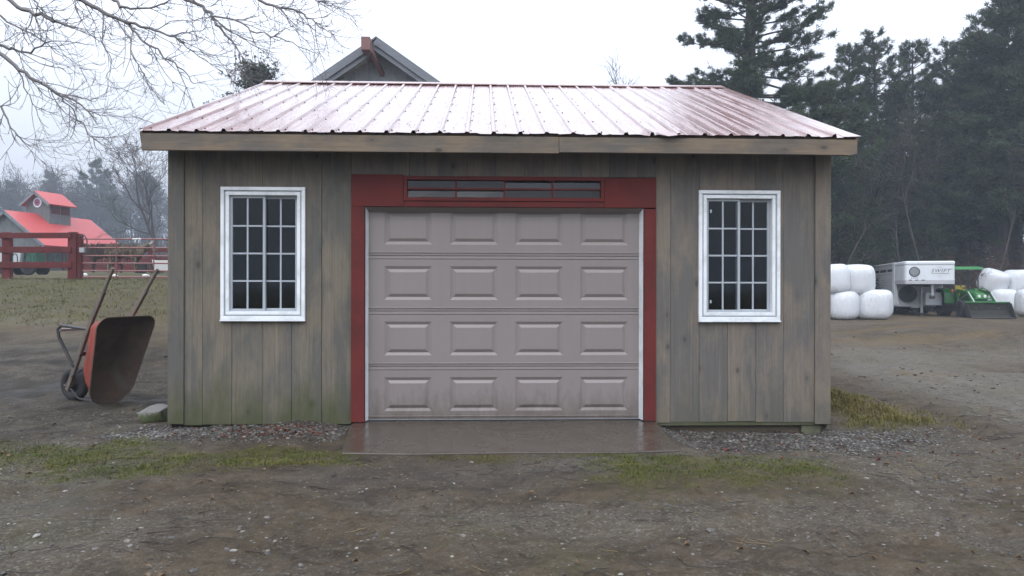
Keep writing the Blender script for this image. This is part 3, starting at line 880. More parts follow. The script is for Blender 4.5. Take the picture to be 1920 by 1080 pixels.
MB().add([(xo0, -.008, DZ1 - .003), (xo1, -.008, DZ1 - .003), (xo1, DY - .002, DZ1 - .048), (xo0, DY - .002, DZ1 - .048), (xo0, DY + .03, DZ1 - .003), (xo1, DY + .03, DZ1 - .003)],
         [(0, 1, 2, 3), (3, 2, 5, 4), (0, 4, 5, 1)]).build('top_stop', M['door'], gdoor)
sec_py = [(376.5, 480), (480, 583.5), (583.5, 687), (687, 786)]
pan_px = [(720, 810), (843, 934), (965, 1056), (1087, 1178)]
pan_py = [(396, 459.5), (499, 563), (602.5, 666.5), (706.5, 770.5)]
def dx_(px): return W(px, 540, DY).x
def dz_(py): return W(945, py, DY).z
def section(k):
    z1, z0 = dz_(sec_py[k][0]), dz_(sec_py[k][1])
    pz1, pz0 = dz_(pan_py[k][0]), dz_(pan_py[k][1])
    xs = [pl0 - .012]
    for a, b in pan_px: xs += [dx_(a), dx_(b)]
    xs.append(pl1 + .012)
    # rows: (z, depth) from the bottom lip to the top lip
    rows = [(z0 + .001, .010), (z0 + .004, .002), (z0 + .026, .0015), (z0 + .029, -.006), (z0 + .036, -.006), (z0 + .040, 0), (pz0, 0), (pz1, 0),
            (z1 - .036, 0), (z1 - .033, .004), (z1 - .029, -.004), (z1 - .006, -.003), (z1 - .001, .010)]
    n = len(xs)
    vs = [(x_, DY + d, z) for (z, d) in rows for x_ in xs]
    fs = []
    for j in range(len(rows) - 1):
        for i in range(n - 1):
            if j == 6 and i % 2 == 1: continue
            fs.append((j * n + i, j * n + i + 1, (j + 1) * n + i + 1, (j + 1) * n + i))
    MB().add(vs, fs).build('door_section', M['door'], gdoor)
    for a, b in pan_px:
        xa, xb = dx_(a), dx_(b)
        rings = [(0, 0), (.004, .0005), (.030, .013), (.034, .013), (.062, -.001), (.066, -.0015)]
        vs, fs = [], []
        for (ins, dep) in rings:
            vs += [(xa + ins, DY + dep, pz0 + ins), (xb - ins, DY + dep, pz0 + ins), (xb - ins, DY + dep, pz1 - ins), (xa + ins, DY + dep, pz1 - ins)]
        for j in range(len(rings) - 1):
            for i in range(4):
                i2 = (i + 1) % 4
                fs.append((j * 4 + i, j * 4 + i2, j * 4 + 4 + i2, j * 4 + 4 + i))
        e = (len(rings) - 1) * 4
        fs.append((e, e + 1, e + 2, e + 3))
        MB().add(vs, fs).build('raised_panel', M['door'], gdoor)
for k in range(4): section(k)
MB().box(pl0 - .01, pl1 + .01, DY - .006, DY + .03, .045, dz_(786) + .001).build('bottom_rail', M['sash'], gdoor, bevel=.003)
MB().box(pl0 - .01, pl1 + .01, DY - .003, DY + .03, .030, .045).build('bottom_seal', M['dark'], gdoor)
# ------------------------------------------------------------------ haze
def make_haze():
    m = bpy.data.materials.new('pale_mist'); m.use_nodes = True
    n, l = m.node_tree.nodes, m.node_tree.links
    n.clear()
    o = n.new('ShaderNodeOutputMaterial'); v = n.new('ShaderNodeVolumePrincipled')
    v.inputs['Color'].default_value = (0.76, 0.86, 1.0, 1)
    v.inputs['Density'].default_value = 0.0013
    v.inputs['Anisotropy'].default_value = 0.0
    l.new(v.outputs[0], o.inputs['Volume'])
    h = MB().box(-720, 720, -720, 930, -2.5, 30).build('haze', m)
    tag(h, 'thin grey mist hanging over the whole farm', 'haze', kind='stuff')
make_haze()

# ------------------------------------------------------------------ vegetation materials
def leaf_mat(name, lo, hi, rough=0.75, warm=None):
    t = NT(name)
    p = t.pos(True)
    n = t.noise(p, 0.9, 4, .6); f = t.noise(p, 7, 3)
    c = t.mix(t.ramp(n, [(0.35, 0.0), (0.65, 1.0)]), lo, hi)
    c = t.mix(t.math('MULTIPLY', f, 0.5), c, tuple(x * .55 for x in lo))
    if warm: c = t.mix(t.ramp(t.noise(p, 1.7, 4), [(0.55, 0.0), (0.75, 0.8)]), c, warm)
    return t.out(c, rough, None, **{'Specular IOR Level': 0.25})
M['needle'] = leaf_mat('pine_needles', (0.032, 0.052, 0.026), (0.085, 0.115, 0.055), warm=(0.105, 0.085, 0.040))
M['needle_b'] = leaf_mat('dark_pine_needles', (0.028, 0.044, 0.023), (0.074, 0.098, 0.050), warm=(0.090, 0.066, 0.034))
M['evergreen'] = leaf_mat('evergreen_leaves', (0.035, 0.050, 0.030), (0.070, 0.088, 0.048))
M['russet'] = leaf_mat('russet_leaves', (0.070, 0.034, 0.020), (0.130, 0.060, 0.032))
M['bark'] = simple('grey_brown_bark', (0.062, 0.053, 0.046), 0.9, 0.4, 5, 0.8, spec=.2)
M['bark_limb'] = simple('bloom_paled_limb_bark', (0.16, 0.15, 0.15), 0.9, 0.3, 5, 0.5, spec=.2)  # limb bark paled to stand in for bloom against the bright sky
M['bark_dark'] = simple('dark_twig_bark', (0.055, 0.048, 0.044), 0.9, 0.3, 5, 0.5, spec=.2)
M['bark_pale'] = simple('pale_grey_bark', (0.060, 0.056, 0.050), 0.9, 0.3, 5, 0.5, spec=.2)

class TB:
    """fast collector of tubes (as quads split to triangles) in numpy lists"""
    def __init__(self): self.v, self.f, self.n = [], [], 0
    def tube(self, pts, rad, k=5):
        pts = np.asarray(pts, float); rad = np.asarray(rad, float)
        m = len(pts)
        d = np.gradient(pts, axis=0); d /= np.linalg.norm(d, axis=1, keepdims=True) + 1e-9
        ref = np.cross(d, np.array([0.31, 0.87, 0.37])); ref /= np.linalg.norm(ref, axis=1, keepdims=True) + 1e-9
        b = np.cross(d, ref)
        a = np.arange(k) * 2 * np.pi / k
        ring = pts[:, None, :] + rad[:, None, None] * (np.cos(a)[None, :, None] * ref[:, None, :] + np.sin(a)[None, :, None] * b[:, None, :])
        self.v.append(ring.reshape(-1, 3))
        i = np.arange(m - 1)[:, None] * k; j = np.arange(k)[None, :]; j2 = (j + 1) % k
        q = np.stack([i + j, i + j2, i + k + j2, i + k + j], -1).reshape(-1, 4) + self.n
        self.f.append(q); self.n += m * k
    def mesh(self, name, mat, smooth=True):
        return np_mesh(name, np.concatenate(self.v), np.concatenate(self.f), mat, smooth)

def unit(v): return v / (np.linalg.norm(v) + 1e-9)

def curve(p, d, L, n, droop=0.0, lift=0.0, wob=0.1, rs=None):
    """a bending branch line"""
    pts = [np.array(p, float)]
    d = unit(np.array(d, float))
    for i in range(n):
        t = (i + 1) / n
        d = unit(d + np.array([rs.normal(0, wob), rs.normal(0, wob), rs.normal(0, wob) - droop * (1 - t) + lift * t]))
        pts.append(pts[-1] + d * L / n)
    return np.array(pts)

def needles(cent, dirs, per, L, wid, rs, spread=0.75):
    """thin triangles fanning from each tuft"""
    c = np.repeat(np.asarray(cent), per, 0); d = np.repeat(np.asarray(dirs), per, 0)
    n = len(c)
    tip = d * 0.75 + rs.normal(0, spread, (n, 3)) * np.array([1, 1, .75])
    tip /= np.linalg.norm(tip, axis=1, keepdims=True)
    ln = L * rs.uniform(.6, 1.15, (n, 1))
    side = np.cross(tip, rs.normal(0, 1, (n, 3))); side /= np.linalg.norm(side, axis=1, keepdims=True) + 1e-9
    base = c + rs.normal(0, L * .25, (n, 3))
    v = np.stack([base - side * wid / 2, base + side * wid / 2, base + tip * ln], 1).reshape(-1, 3)
    return v, np.arange(3 * n).reshape(-1, 3)

def make_pine(seed, H, Lmax, base, dead, whorl, per, nl, nw, mat, lop=0.0, narrow=0.8):
    """white pine: straight tapering trunk, whorls of long boughs carrying needle tufts"""
    rs = np.random.default_rng(seed)
    tb = TB()
    zz = np.linspace(0, H, 14)
    bend = np.stack([np.cumsum(rs.normal(0, .05, 14)), np.cumsum(rs.normal(0, .05, 14)), zz], 1); bend[0, :2] = 0
    r0 = 0.0155 * H + .03
    tb.tube(bend, r0 * (1 - zz / H) ** .75 + .015, 9)
    def trunk(z): return np.array([np.interp(z, zz, bend[:, 0]), np.interp(z, zz, bend[:, 1]), z])
    cent, dirs = [], []
    z = dead
    while z < H * .985:
        t = (z - base) / (H - base)
        nb = rs.integers(3, 7)
        a0 = rs.uniform(0, 6.28)
        for k in range(nb):
            a = a0 + k * 6.283 / nb + rs.normal(0, .3)
            bare = z < base
            prof = (max(0.02, 1 - t) ** narrow) if not bare else .75
            if not bare and t < .18: prof *= .78 + t * 1.2
            L = Lmax * prof * rs.uniform(.55, 1.18) * (1 + lop * math.cos(a - .2)) + .25
            el = (-.12 + .75 * max(0, t) ** 1.3) + rs.normal(0, .1)
            d = np.array([math.cos(a) * math.cos(el), math.sin(a) * math.cos(el), math.sin(el)])
            p0 = trunk(z + rs.normal(0, .12))
            if bare:
                L *= rs.uniform(.3, .8)
                pts = curve(p0, d, L, 5, .04, .0, .07, rs)
                tb.tube(pts, np.linspace(.028, .006, 6), 4)
                for q in range(4):
                    i = rs.integers(2, 6)
                    tw = curve(pts[i], unit(pts[-1] - pts[0]) + rs.normal(0, .5, 3), L * rs.uniform(.15, .35), 3, .05, 0, .15, rs)
                    tb.tube(tw, np.linspace(.009, .003, 4), 3)
                if rs.random() < .75: continue
            else:
                pts = curve(p0, d, L, 8, .035, .10, .05, rs)
                tb.tube(pts, np.linspace(.02 + .012 * L, .007, 9), 4)
            nbr = max(5, int(L * 5.4))
            for q in range(nbr):
                s = rs.uniform(.28 if not bare else .6, 1.0)
                f = s * (len(pts) - 1); i = min(int(f), len(pts) - 2)
                pb = pts[i] + (pts[i + 1] - pts[i]) * (f - i)
                ax = unit(pts[i + 1] - pts[i])
                sd = np.cross(ax, [0, 0, 1.0]) * (1 if q % 2 else -1)
                dd = unit(ax * rs.uniform(.5, 1.1) + sd * rs.uniform(.35, 1.1) + np.array([0, 0, rs.normal(.16, .2)]))
                l2 = (0.30 + .30 * L * (1.05 - s)) * rs.uniform(.6, 1.25)
                br = curve(pb, dd, l2, 3, .02, .1, .12, rs)
                tb.tube(br, np.linspace(.008, .003, 4), 3)
                nt = max(3, int(l2 * 7))
                for w in range(nt):
                    u = rs.uniform(.25, 1.05)
                    g = u * 3; gi = min(int(g), 2)
                    cent.append(br[gi] + (br[gi + 1] - br[gi]) * (g - gi)); dirs.append(unit(br[-1] - br[0] + np.array([0, 0, .35 * l2])))
        z += whorl * rs.uniform(.6, 1.35) * (1 if z >= base else 1.3)
    v, f = needles(np.array(cent), np.array(dirs), per, nl, nw, rs)
    return tb.mesh('trunk', M['bark']), np_mesh('crown', v, f, mat)

def make_bare(seed, H, spread, levels=4, stems=1, twig=0.006, lean=(0, 0), r0=None, fork=.33, mat='bark', kids=(5, 5, 5, 4), up=.12):
    """leafless broadleaf tree: trunk mesh and one mesh of limbs and twigs"""
    rs = np.random.default_rng(seed)
    tt, tb = TB(), TB()
    r0 = r0 or .013 * H
    def grow(p, d, L, r, lev):
        n = 6 if lev < 2 else 4
        pts = curve(p, d, L, n, 0.0, up if lev < 2 else .05, .10 + .05 * lev, rs)
        rr = np.linspace(r, max(twig * .7, r * (.42 if lev < levels else .3)), n + 1)
        (tt if lev == 0 else tb).tube(pts, rr, (8, 5, 4, 3, 3, 3)[min(lev, 5)])
        if lev >= levels: return
        nk = kids[min(lev, len(kids) - 1)]
        for k in range(nk):
            s = rs.uniform(fork, 1.0) if k else .98
            f_ = s * n; i = min(int(f_), n - 1)
            pb = pts[i] + (pts[i + 1] - pts[i]) * (f_ - i)
            ax = unit(pts[i + 1] - pts[i])
            o = rs.normal(0, 1, 3); o = unit(o - ax * o.dot(ax))
            ang = rs.uniform(.35, .95) * spread if k else rs.uniform(.05, .3)
            dd = ax * math.cos(ang) + o * math.sin(ang)
            grow(pb, dd, L * rs.uniform(.42, .72) * (1.0 if lev else .8), max(twig, rr[i] * rs.uniform(.45, .7)), lev + 1)
    for s in range(stems):
        a = rs.uniform(0, 6.28)
        sp = .0 if stems == 1 else .28
        grow((0, 0, -.1), (lean[0] + sp * math.cos(a), lean[1] + sp * math.sin(a), 1), H * .62, r0 * (1 if s == 0 else .75), 0)
    return tt.mesh('trunk', M[mat]), tb.mesh('crown', M[mat])

def plant_tree(name, meshes, loc, rz=0.0, sc=1.0, sz=None, label=None, cat='tree', group=None):
    e = empty(name, loc, rz)
    e.scale = (sc, sc, sz or sc)
    for nm, me in zip(('trunk', 'crown'), meshes): link_mesh(nm, me, e)
    tag(e, label, cat, group)
    return e

def spot(px, d):
    p = WD(px, 540, d)
    return (p.x, p.y, gz(p.x, p.y) - .05)

# the tall pine behind the garage
big = make_pine(11, 25.5, 5.3, 4.0, 2.6, .42, 19, .22, .038, M['needle'], lop=.12, narrow=.55)
plant_tree('pine_tree', big, spot(1402, 37), 0.4, 1, None, 'tall white pine with layered boughs rising behind the garage roof', 'tree')
# pine wood along the right side
pA = make_pine(21, 18, 3.9, 4.2, 1.5, .46, 12, .24, .046, M['needle_b'], narrow=.6)
pB = make_pine(22, 17, 3.5, 4.6, 1.6, .46, 12, .24, .046, M['needle'], narrow=.55)
pC = make_pine(23, 15, 3.9, 1.2, .8, .46, 12, .24, .046, M['needle_b'], narrow=.75)
wood_spots = [(1592, 47, pB, 0.93), (1648, 45, pA, 0.90), (1706, 48, pB, 0.96), (1765, 46, pA, 0.88), (1818, 44, pB, 0.90), (1868, 42, pA, 0.99), (1916, 43, pB, 1.16),
              (1960, 41, pA, 1.1), (1575, 40, pC, .62), (1622, 41, pC, .50), (1735, 42, pC, .45), (1840, 50, pA, 1.02), (1680, 56, pC, 1.05), (1612, 58, pC, 1.0), (1755, 57, pC, 1.08), (1895, 56, pC, 1.2), (1800, 60, pA, 1.0), (1540, 55, pC, .95)]
def beside(px, d):
    mark = 'the garage corner' if px < 1585 else 'the tall bale stack' if px < 1640 else 'the trailer slats' if px < 1690 else 'the trailer emblem' if px < 1720 else 'the trailer lettering' if px < 1770 else 'the gap between trailer and tractor' if px < 1785 else 'the tractor canopy' if px < 1830 else 'the tractor bucket' if px < 1860 else 'the leaning bale' if px < 1890 else 'the upright top bale' if px < 1925 else 'the lone bale'
    return ('far back behind ' if d > 49 else 'in the wood behind ') + mark
for i, (px, d, ms, s) in enumerate(wood_spots):
    lab = {id(pA): 'dark pine with dead lower limbs ' + beside(px, d),
           id(pB): 'lighter green pine with narrow crown ' + beside(px, d),
           id(pC): 'dense low-branched pine ' + beside(px, d)}[id(ms)]
    plant_tree('pine_tree', ms, spot(px, d), random.uniform(0, 6.28), s * random.uniform(.97, 1.03), s, lab, 'tree', 'pines of the wood beyond the yard')
# thin leafless trees along the edge of the wood
thin = make_bare(31, 9.0, .8, 4, 1, .010, (0.02, 0), .07, .3, 'bark_pale', (5, 4, 4, 3))
thin2 = make_bare(32, 10.0, .7, 4, 1, .010, (-.05, 0), .09, .45, 'bark', (5, 4, 4, 3))
for px, d, ms, s in ((1573, 36, thin, .8), (1690, 41, thin, .95), (1735, 40, thin2, 1.0), (1776, 41, thin2, .95), (1866, 39, thin2, .85), (1905, 41, thin, .95)):
    plant_tree('bare_tree', ms, spot(px, d), random.uniform(0, 6.28), s, None,
               ('slender grey-stemmed leafless tree ' if ms is thin else 'slender brown-stemmed leafless tree ') + beside(px, 30), 'tree', 'leafless saplings at the edge of the wood')
# russet undergrowth
def make_shrub(seed, H, wdt, mat, per=1400, leaf=.07):
    rs = np.random.default_rng(seed)
    tb = TB()
    c, d = [], []
    for k in range(16):
        a = rs.uniform(0, 6.28)
        pts = curve((rs.normal(0, wdt * .12), rs.normal(0, wdt * .12), 0), (math.cos(a) * .45, math.sin(a) * .45, 1), H * rs.uniform(.6, 1.05), 5, 0, 0, .12, rs)
        tb.tube(pts, np.linspace(.014, .003, 6), 3)
        for q in range(7):
            i = rs.integers(1, 6)
            tw = curve(pts[i], (rs.normal(), rs.normal(), .5), H * .28, 3, 0, 0, .2, rs)
            tb.tube(tw, np.linspace(.005, .002, 4), 3)
            for w in range(per // 112):
                c.append(tw[rs.integers(0, 4)] + rs.normal(0, .05, 3)); d.append(unit(rs.normal(0, 1, 3)))
    v, f = needles(np.array(c), np.array(d), 1, leaf, leaf * .6, rs)
    return tb.mesh('stem', M['bark_dark']), np_mesh('foliage', v, f, mat)
shA, shB = make_shrub(41, 2.6, 1.8, M['russet']), make_shrub(42, 2.2, 2.0, M['evergreen'])
for px, d, ms, s in ((1812, 37.5, shA, 1.0), (1838, 38.5, shA, 1.15), (1876, 39, shA, 1.2), (1905, 39.5, shA, 1.0), (1690, 38.5, shB, .8), (1600, 37.5, shB, 1.2), (1655, 38, shB, 1.1), (1925, 38, shA, 1.1), (1730, 39, shA, .9), (1765, 39.5, shB, 1.0), (1580, 36.5, shB, 1.3)):
    e = empty('shrub', spot(px, d), random.uniform(0, 6.28)); e.scale = (s, s, s)
    link_mesh('stem', ms[0], e); link_mesh('foliage', ms[1], e)
    tag(e, ('russet-leaved shrub under the pines ' if ms is shA else 'dull green shrub under the pines ') + beside(px, 30), 'shrub', 'undergrowth below the pines')

# dark thicket closing the gaps at the foot of the wood and below the far treeline
def thicket(name, n, pts_fun, h0, h1, wid, mat, label):
    rs = np.random.default_rng(17)
    b = pts_fun(n, rs)
    h = rs.uniform(h0, h1, n) * rs.uniform(.4, 1, n)
    k = 5
    base = np.repeat(b, k, 0) + np.concatenate([rs.normal(0, .35, (n * k, 2)), rs.uniform(0, .85, (n * k, 1)) * np.repeat(h, k)[:, None]], 1)
    d = rs.normal(0, 1, (n * k, 3)); d[:, 2] = np.abs(d[:, 2]) + .5; d /= np.linalg.norm(d, axis=1, keepdims=True)
    tip = base + d * rs.uniform(.4, 1.1, (n * k, 1))
    s = np.cross(d, rs.normal(0, 1, (n * k, 3))); s /= np.linalg.norm(s, axis=1, keepdims=True)
    v = np.stack([base - s * wid, base + s * wid, tip], 1).reshape(-1, 3)
    o = link_mesh(name, np_mesh(name, v, np.arange(len(v)).reshape(-1, 3), mat)); tag(o, label, 'thicket', kind='stuff')
def _strip(px0, px1, d0, d1):
    def f(n, rs):
        px, d = rs.uniform(px0, px1, n), rs.uniform(d0, d1, n)
        P = np.array([tuple(WD(a, 540, q)) for a, q in zip(px, d)])
        P[:, 2] = ground_z(P[:, 0], P[:, 1])
        return P
    return f
M['brush'] = leaf_mat('winter_brush', (0.030, 0.026, 0.020), (0.060, 0.048, 0.034), .9, warm=(0.085, 0.045, 0.026))
thicket('undergrowth', 9000, _strip(1520, 2050, 39, 62), .8, 2.6, .028, M['brush'], 'dark tangled undergrowth at the foot of the pine wood')
thicket('far_undergrowth', 12000, _strip(-120, 420, 105, 165), 2.0, 7.5, .08, M['brush'], 'grey tangled brush below the far misty treeline')
# trees seen over the garage roof
rt = make_bare(51, 13.0, .75, 4, 1, .011, (.05, 0), .16, .35, 'bark', (6, 5, 5, 4))
plant_tree('bare_tree', rt, spot(1112, 46), 1.0, 1.02, None, 'leafless tree whose twigs show just above the roof ridge', 'tree')
def make_round(seed, H, wdt, mat):
    rs = np.random.default_rng(seed)
    tb = TB(); c, d = [], []
    zz = np.linspace(0, H * .95, 10)
    tb.tube(np.stack([np.cumsum(rs.normal(0, .04, 10)), np.cumsum(rs.normal(0, .04, 10)), zz], 1), np.linspace(.22, .02, 10), 7)
    for k in range(70):
        z = rs.uniform(.30, .97) * H
        a = rs.uniform(0, 6.28)
        L = wdt * math.sqrt(max(.03, 1 - ((z / H - .55) / .47) ** 2)) * rs.uniform(.6, 1.05)
        pts = curve((0, 0, z - .25 * L), (math.cos(a), math.sin(a), .45), L, 5, 0, .08, .1, rs)
        tb.tube(pts, np.linspace(.035, .008, 6), 4)
        for q in range(42):
            i = rs.integers(1, 6)
            c.append(pts[i] + rs.normal(0, .30, 3)); d.append(unit(rs.normal(0, 1, 3) + np.array([0, 0, .4])))
    v, f = needles(np.array(c), np.array(d), 9, .17, .06, rs, .9)
    return tb.mesh('trunk', M['bark']), np_mesh('crown', v, f, mat)
rd = make_round(61, 9.8, .95, M['evergreen'])
plant_tree('evergreen_tree', rd, spot(482, 35), 0, 1.0, .99, 'rounded evergreen tree showing above the left end of the roof ridge', 'tree')
plant_tree('evergreen_tree', rd, spot(438, 36.0), 2, .80, .86, 'lower evergreen tree half hidden by the left roof edge', 'tree')
plant_tree('evergreen_tree', rd, spot(408, 36.5), 4, .75, .82, 'lowest evergreen tip poking up past the left roof edge', 'tree')

# misty trees beyond the red-roofed barn
fb = [make_bare(71 + k, 12.5, .75, 4, 1 + (k == 1), .020, (0, 0), .2, .28, 'bark_dark', (7, 6, 5, 4)) for k in range(3)]
fp = make_pine(75, 13, 2.6, 2.0, 1.0, .55, 9, .34, .075, M['needle_b'], narrow=.7)
fr = make_round(76, 12, 2.6, M['evergreen'])
far_list = []
rs_ = random.Random(5)
for k in range(40):
    px = -70 + k * 11.5 + rs_.uniform(-6, 6)
    d = rs_.uniform(125, 175)
    r = rs_.random()
    ms = fp if r < .22 else fr if r < .42 else fb[rs_.randrange(3)]
    top = 352 + 30 * math.sin(k * .8) + rs_.uniform(-12, 22) - (10 if 95 < px < 230 else 0)
    p = spot(px, d)
    Hh = CAM_H + (540 - top) / FPX * d - p[2]
    s = Hh / (12.6 if ms in fb else 12.4)
    nm = 'pine_tree' if ms is fp else 'evergreen_tree' if ms is fr else 'bare_tree'
    plant_tree(nm, ms, p, rs_.uniform(0, 6.28), s, s,
               {'pine_tree': 'misty grey pine in the far treeline behind the red-roofed barn', 'evergreen_tree': 'misty grey bushy tree in the far treeline behind the red-roofed barn',
                'bare_tree': 'misty grey leafless tree in the far treeline behind the red-roofed barn'}[nm], 'tree', 'far treeline in the mist')
nt_ = make_bare(83, 13.5, .8, 4, 2, .012, (-.16, 0), .15, .3, 'bark_dark', (6, 5, 5, 4))
plant_tree('bare_tree', nt_, spot(314, 56), .3, .9, .80, 'leafless two-stemmed tree beside the left corner of the garage, behind the gate', 'tree')

# the bare tree whose branches hang into the top left
def overhang():
    rs = np.random.default_rng(99)
    tt, tb = TB(), TB()
    bx, by = -10.6, 2.6
    bz = gz(bx, by)
    base = np.array([bx, by, bz])
    tpts = np.array([[0, 0, -.2], [.05, 0, 1.2], [.1, .05, 2.6], [.3, -.1, 4.2], [.4, -.1, 5.6], [.6, 0, 7.4], [.7, .1, 9.4]]) + 0
    tt.tube(tpts, [.34, .27, .24, .21, .17, .12, .05], 10)
    def loc(px, py, d): return np.array(WD(px, py, d)) - base
    g = []   # (points, r0, r1)
    def guide(pp, d0, d1, r0, r1, trunk_z=None):
        n = len(pp)
        pts = [loc(x, y, d0 + (d1 - d0) * i / (n - 1)) for i, (x, y) in enumerate(pp)]
        if trunk_z is not None:
            i = np.searchsorted(tpts[:, 2], trunk_z)
            a = tpts[i - 1] + (tpts[i] - tpts[i - 1]) * (trunk_z - tpts[i - 1, 2]) / (tpts[i, 2] - tpts[i - 1, 2])
            m_ = a * .45 + pts[0] * .55 + np.array([0, 0, .35])
            pts = [a, m_] + pts
            tb.tube(np.array(pts[:3]), [r0 * 2.2, r0 * 1.6, r0], 6)
            pts = pts[2:]
        pts = np.array(pts)
        # resample smoothly with small kinks
        t = np.linspace(0, n - 1, n * 3)
        sm = np.stack([np.interp(t, np.arange(n), pts[:, k]) for k in range(3)], 1)
        sm[1:-1] = (sm[:-2] + sm[1:-1] * 2 + sm[2:]) / 4
        sm[1:-1] += rs.normal(0, .012, sm[1:-1].shape)
        rr = np.linspace(r0, r1, len(sm))
        tb.tube(sm, rr * .85, 5)
        g.append((sm, rr))
    guide([(100, -40), (144, 0), (179, 17), (213, 34), (241, 45), (282, 57), (320, 67), (344, 82)], 9.6, 9.2, .040, .009, 5.4)
    guide([(320, 67), (361, 62), (395, 53)], 9.3, 9.1, .012, .004)
    guide([(120, -60), (213, 0), (227, 14), (261, 20), (295, 14), (330, -8)], 10.2, 9.8, .030, .008, 6.2)
    guide([(241, 45), (254, 69), (285, 89), (316, 113), (344, 134), (364, 161), (386, 153)], 9.4, 8.8, .020, .003)
    guide([(220, 40), (241, 69), (247, 100), (261, 134), (275, 161), (309, 198)], 9.4, 8.9, .013, .003)
    guide([(192, 26), (193, 80), (206, 112), (200, 143), (213, 161)], 9.4, 9.2, .010, .003)
    guide([(200, -120), (344, 0), (378, 10), (395, 31), (412, 55), (447, 93), (450, 120), (440, 135)], 10.4, 9.4, .034, .004, 6.9)
    guide([(395, 31), (447, 38), (481, 62), (515, 69), (550, 82), (584, 100), (603, 97)], 9.8, 9.2, .015, .003)
    guide([(395, 31), (430, 60), (460, 75), (492, 98), (520, 100)], 9.8, 9.5, .011, .003)
    guide([(330, -150), (481, 0), (515, 14), (564, 21), (584, 41), (612, 58), (629, 60)], 10.8, 9.6, .030, .003, 7.6)
    guide([(515, 14), (545, 40), (560, 62)], 10.1, 9.8, .009, .003)
    guide([(450, -120), (584, 0), (618, 10), (652, 25)], 10.8, 10.0, .016, .003, 8.2)
    guide([(320, 67), (350, 88), (372, 110), (410, 126), (432, 120)], 9.3, 9.0, .009, .003)
    guide([(-40, -40), (14, 0), (41, 17), (79, 33), (105, 42), (121, 49)], 9.0, 8.6, .034, .018, 5.0)
    guide([(20, -40), (58, 0), (79, 20), (103, 41)], 9.4, 9.2, .018, .005, 5.6)
    guide([(-60, 70), (0, 88), (27, 96), (58, 100), (96, 79), (137, 81)], 9.2, 8.8, .026, .004, 4.4)
    guide([(-80, 50), (0, 103), (31, 124), (69, 155), (103, 175), (137, 189), (172, 213), (199, 220)], 8.8, 8.3, .034, .004, 4.2)
    guide([(110, 179), (131, 203), (151, 230), (175, 258), (182, 285), (213, 309)], 8.4, 8.2, .011, .003)
    guide([(175, 258), (206, 261), (237, 253)], 8.2, 8.1, .006, .002)
    guide([(103, 175), (140, 180), (170, 190), (200, 188)], 8.4, 8.3, .008, .002)
    guide([(-60, 160), (0, 200), (17, 234), (34, 261), (58, 278)], 8.8, 8.5, .018, .003, 3.6)
    guide([(31, 124), (40, 160), (62, 193), (72, 220), (90, 241)], 8.7, 8.5, .010, .003)
    guide([(60, 28), (50, 60), (38, 90)], 8.9, 8.8, .010, .003)
    guide([(-30, 10), (20, 50), (60, 62), (100, 92), (130, 120)], 9.6, 9.3, .016, .003, 4.8)
    guide([(282, 57), (330, 40), (372, 44), (410, 20)], 9.3, 9.6, .008, .003)
    # twigs
    def twig(p, d, L, r, lev):
        n = 5
        pts = curve(p, d, L, n, .22, .30, .10, rs)
        tb.tube(pts, np.linspace(r, max(.0016, r * .45), n + 1), 3)
        if lev < 2:
            for k in range(rs.integers(2, 5) if lev == 0 else rs.integers(1, 3)):
                i = rs.integers(1, n + 1)
                ax = unit(pts[i] - pts[i - 1])
                o = rs.normal(0, 1, 3); o = unit(o - ax * o.dot(ax))
                twig(pts[i], ax + o * rs.uniform(.4, .9), L * rs.uniform(.3, .6), r * .7, lev + 1)
    for sm, rr in g:
        ln = np.linalg.norm(np.diff(sm, axis=0), axis=1).sum()
        for k in range(int(ln * 7) + 2):
            i = rs.integers(1, len(sm))
            ax = unit(sm[i] - sm[i - 1])
            o = rs.normal(0, 1, 3) + np.array([.35, 0, -.1]); o = unit(o - ax * o.dot(ax))
            twig(sm[i], ax * .8 + o * rs.uniform(.4, .9), rs.uniform(.22, .75), min(rr[i] * .6, .0062), 0)
    e = empty('bare_tree', tuple(base))
    link_mesh('trunk', tt.mesh('trunk', M['bark']), e)
    link_mesh('limbs', tb.mesh('limbs', M['bark_limb']), e)
    tag(e, 'leafless tree reaching long twiggy branches over the yard beside the wheelbarrow', 'tree')
overhang()

# ------------------------------------------------------------------ ground cover
def scatter(n, x0, x1, y0, y1, weight):
    x = rng.uniform(x0, x1, n); y = rng.uniform(y0, y1, n)
    k = rng.random(n) < weight(x, y)
    x, y = x[k], y[k]
    return x, y, ground_z(x, y) + ground_micro(x, y)

def grass_stuff(name, n, box, wfun, hmin, hmax, wid, mat, label, cat='grass'):
    x, y, z = scatter(n, *box, wfun)
    m = len(x)
    a = rng.uniform(0, 6.283, m); h = rng.uniform(hmin, hmax, m) * (0.5 + 0.9 * fbm(x, y, 2.0, 3)); ln = rng.uniform(.3, 1.1, m) * h
    b = np.stack([x, y, z - .006], 1)
    s = np.stack([-np.sin(a), np.cos(a), np.zeros(m)], 1) * wid / 2 * rng.uniform(.6, 1.3, (m, 1))
    mid = b + np.stack([np.cos(a) * ln * .35, np.sin(a) * ln * .35, h * .68], 1)
    tip = b + np.stack([np.cos(a) * ln, np.sin(a) * ln, h * rng.uniform(.75, 1.0, m)], 1)
    v = np.stack([b - s, b + s, mid + s * .75, mid - s * .75, tip], 1).reshape(-1, 3)
    i = np.arange(m)[:, None] * 5
    f = np.concatenate([i + np.array([[0, 1, 2]]), i + np.array([[0, 2, 3]]), i + np.array([[3, 2, 4]])])
    o = link_mesh(name, np_mesh(name, v, f, mat))
    tag(o, label, cat, kind='stuff')
M['blade'] = leaf_mat('winter_grass', (0.060, 0.076, 0.012), (0.125, 0.128, 0.024), .6, warm=(0.15, 0.118, 0.036))
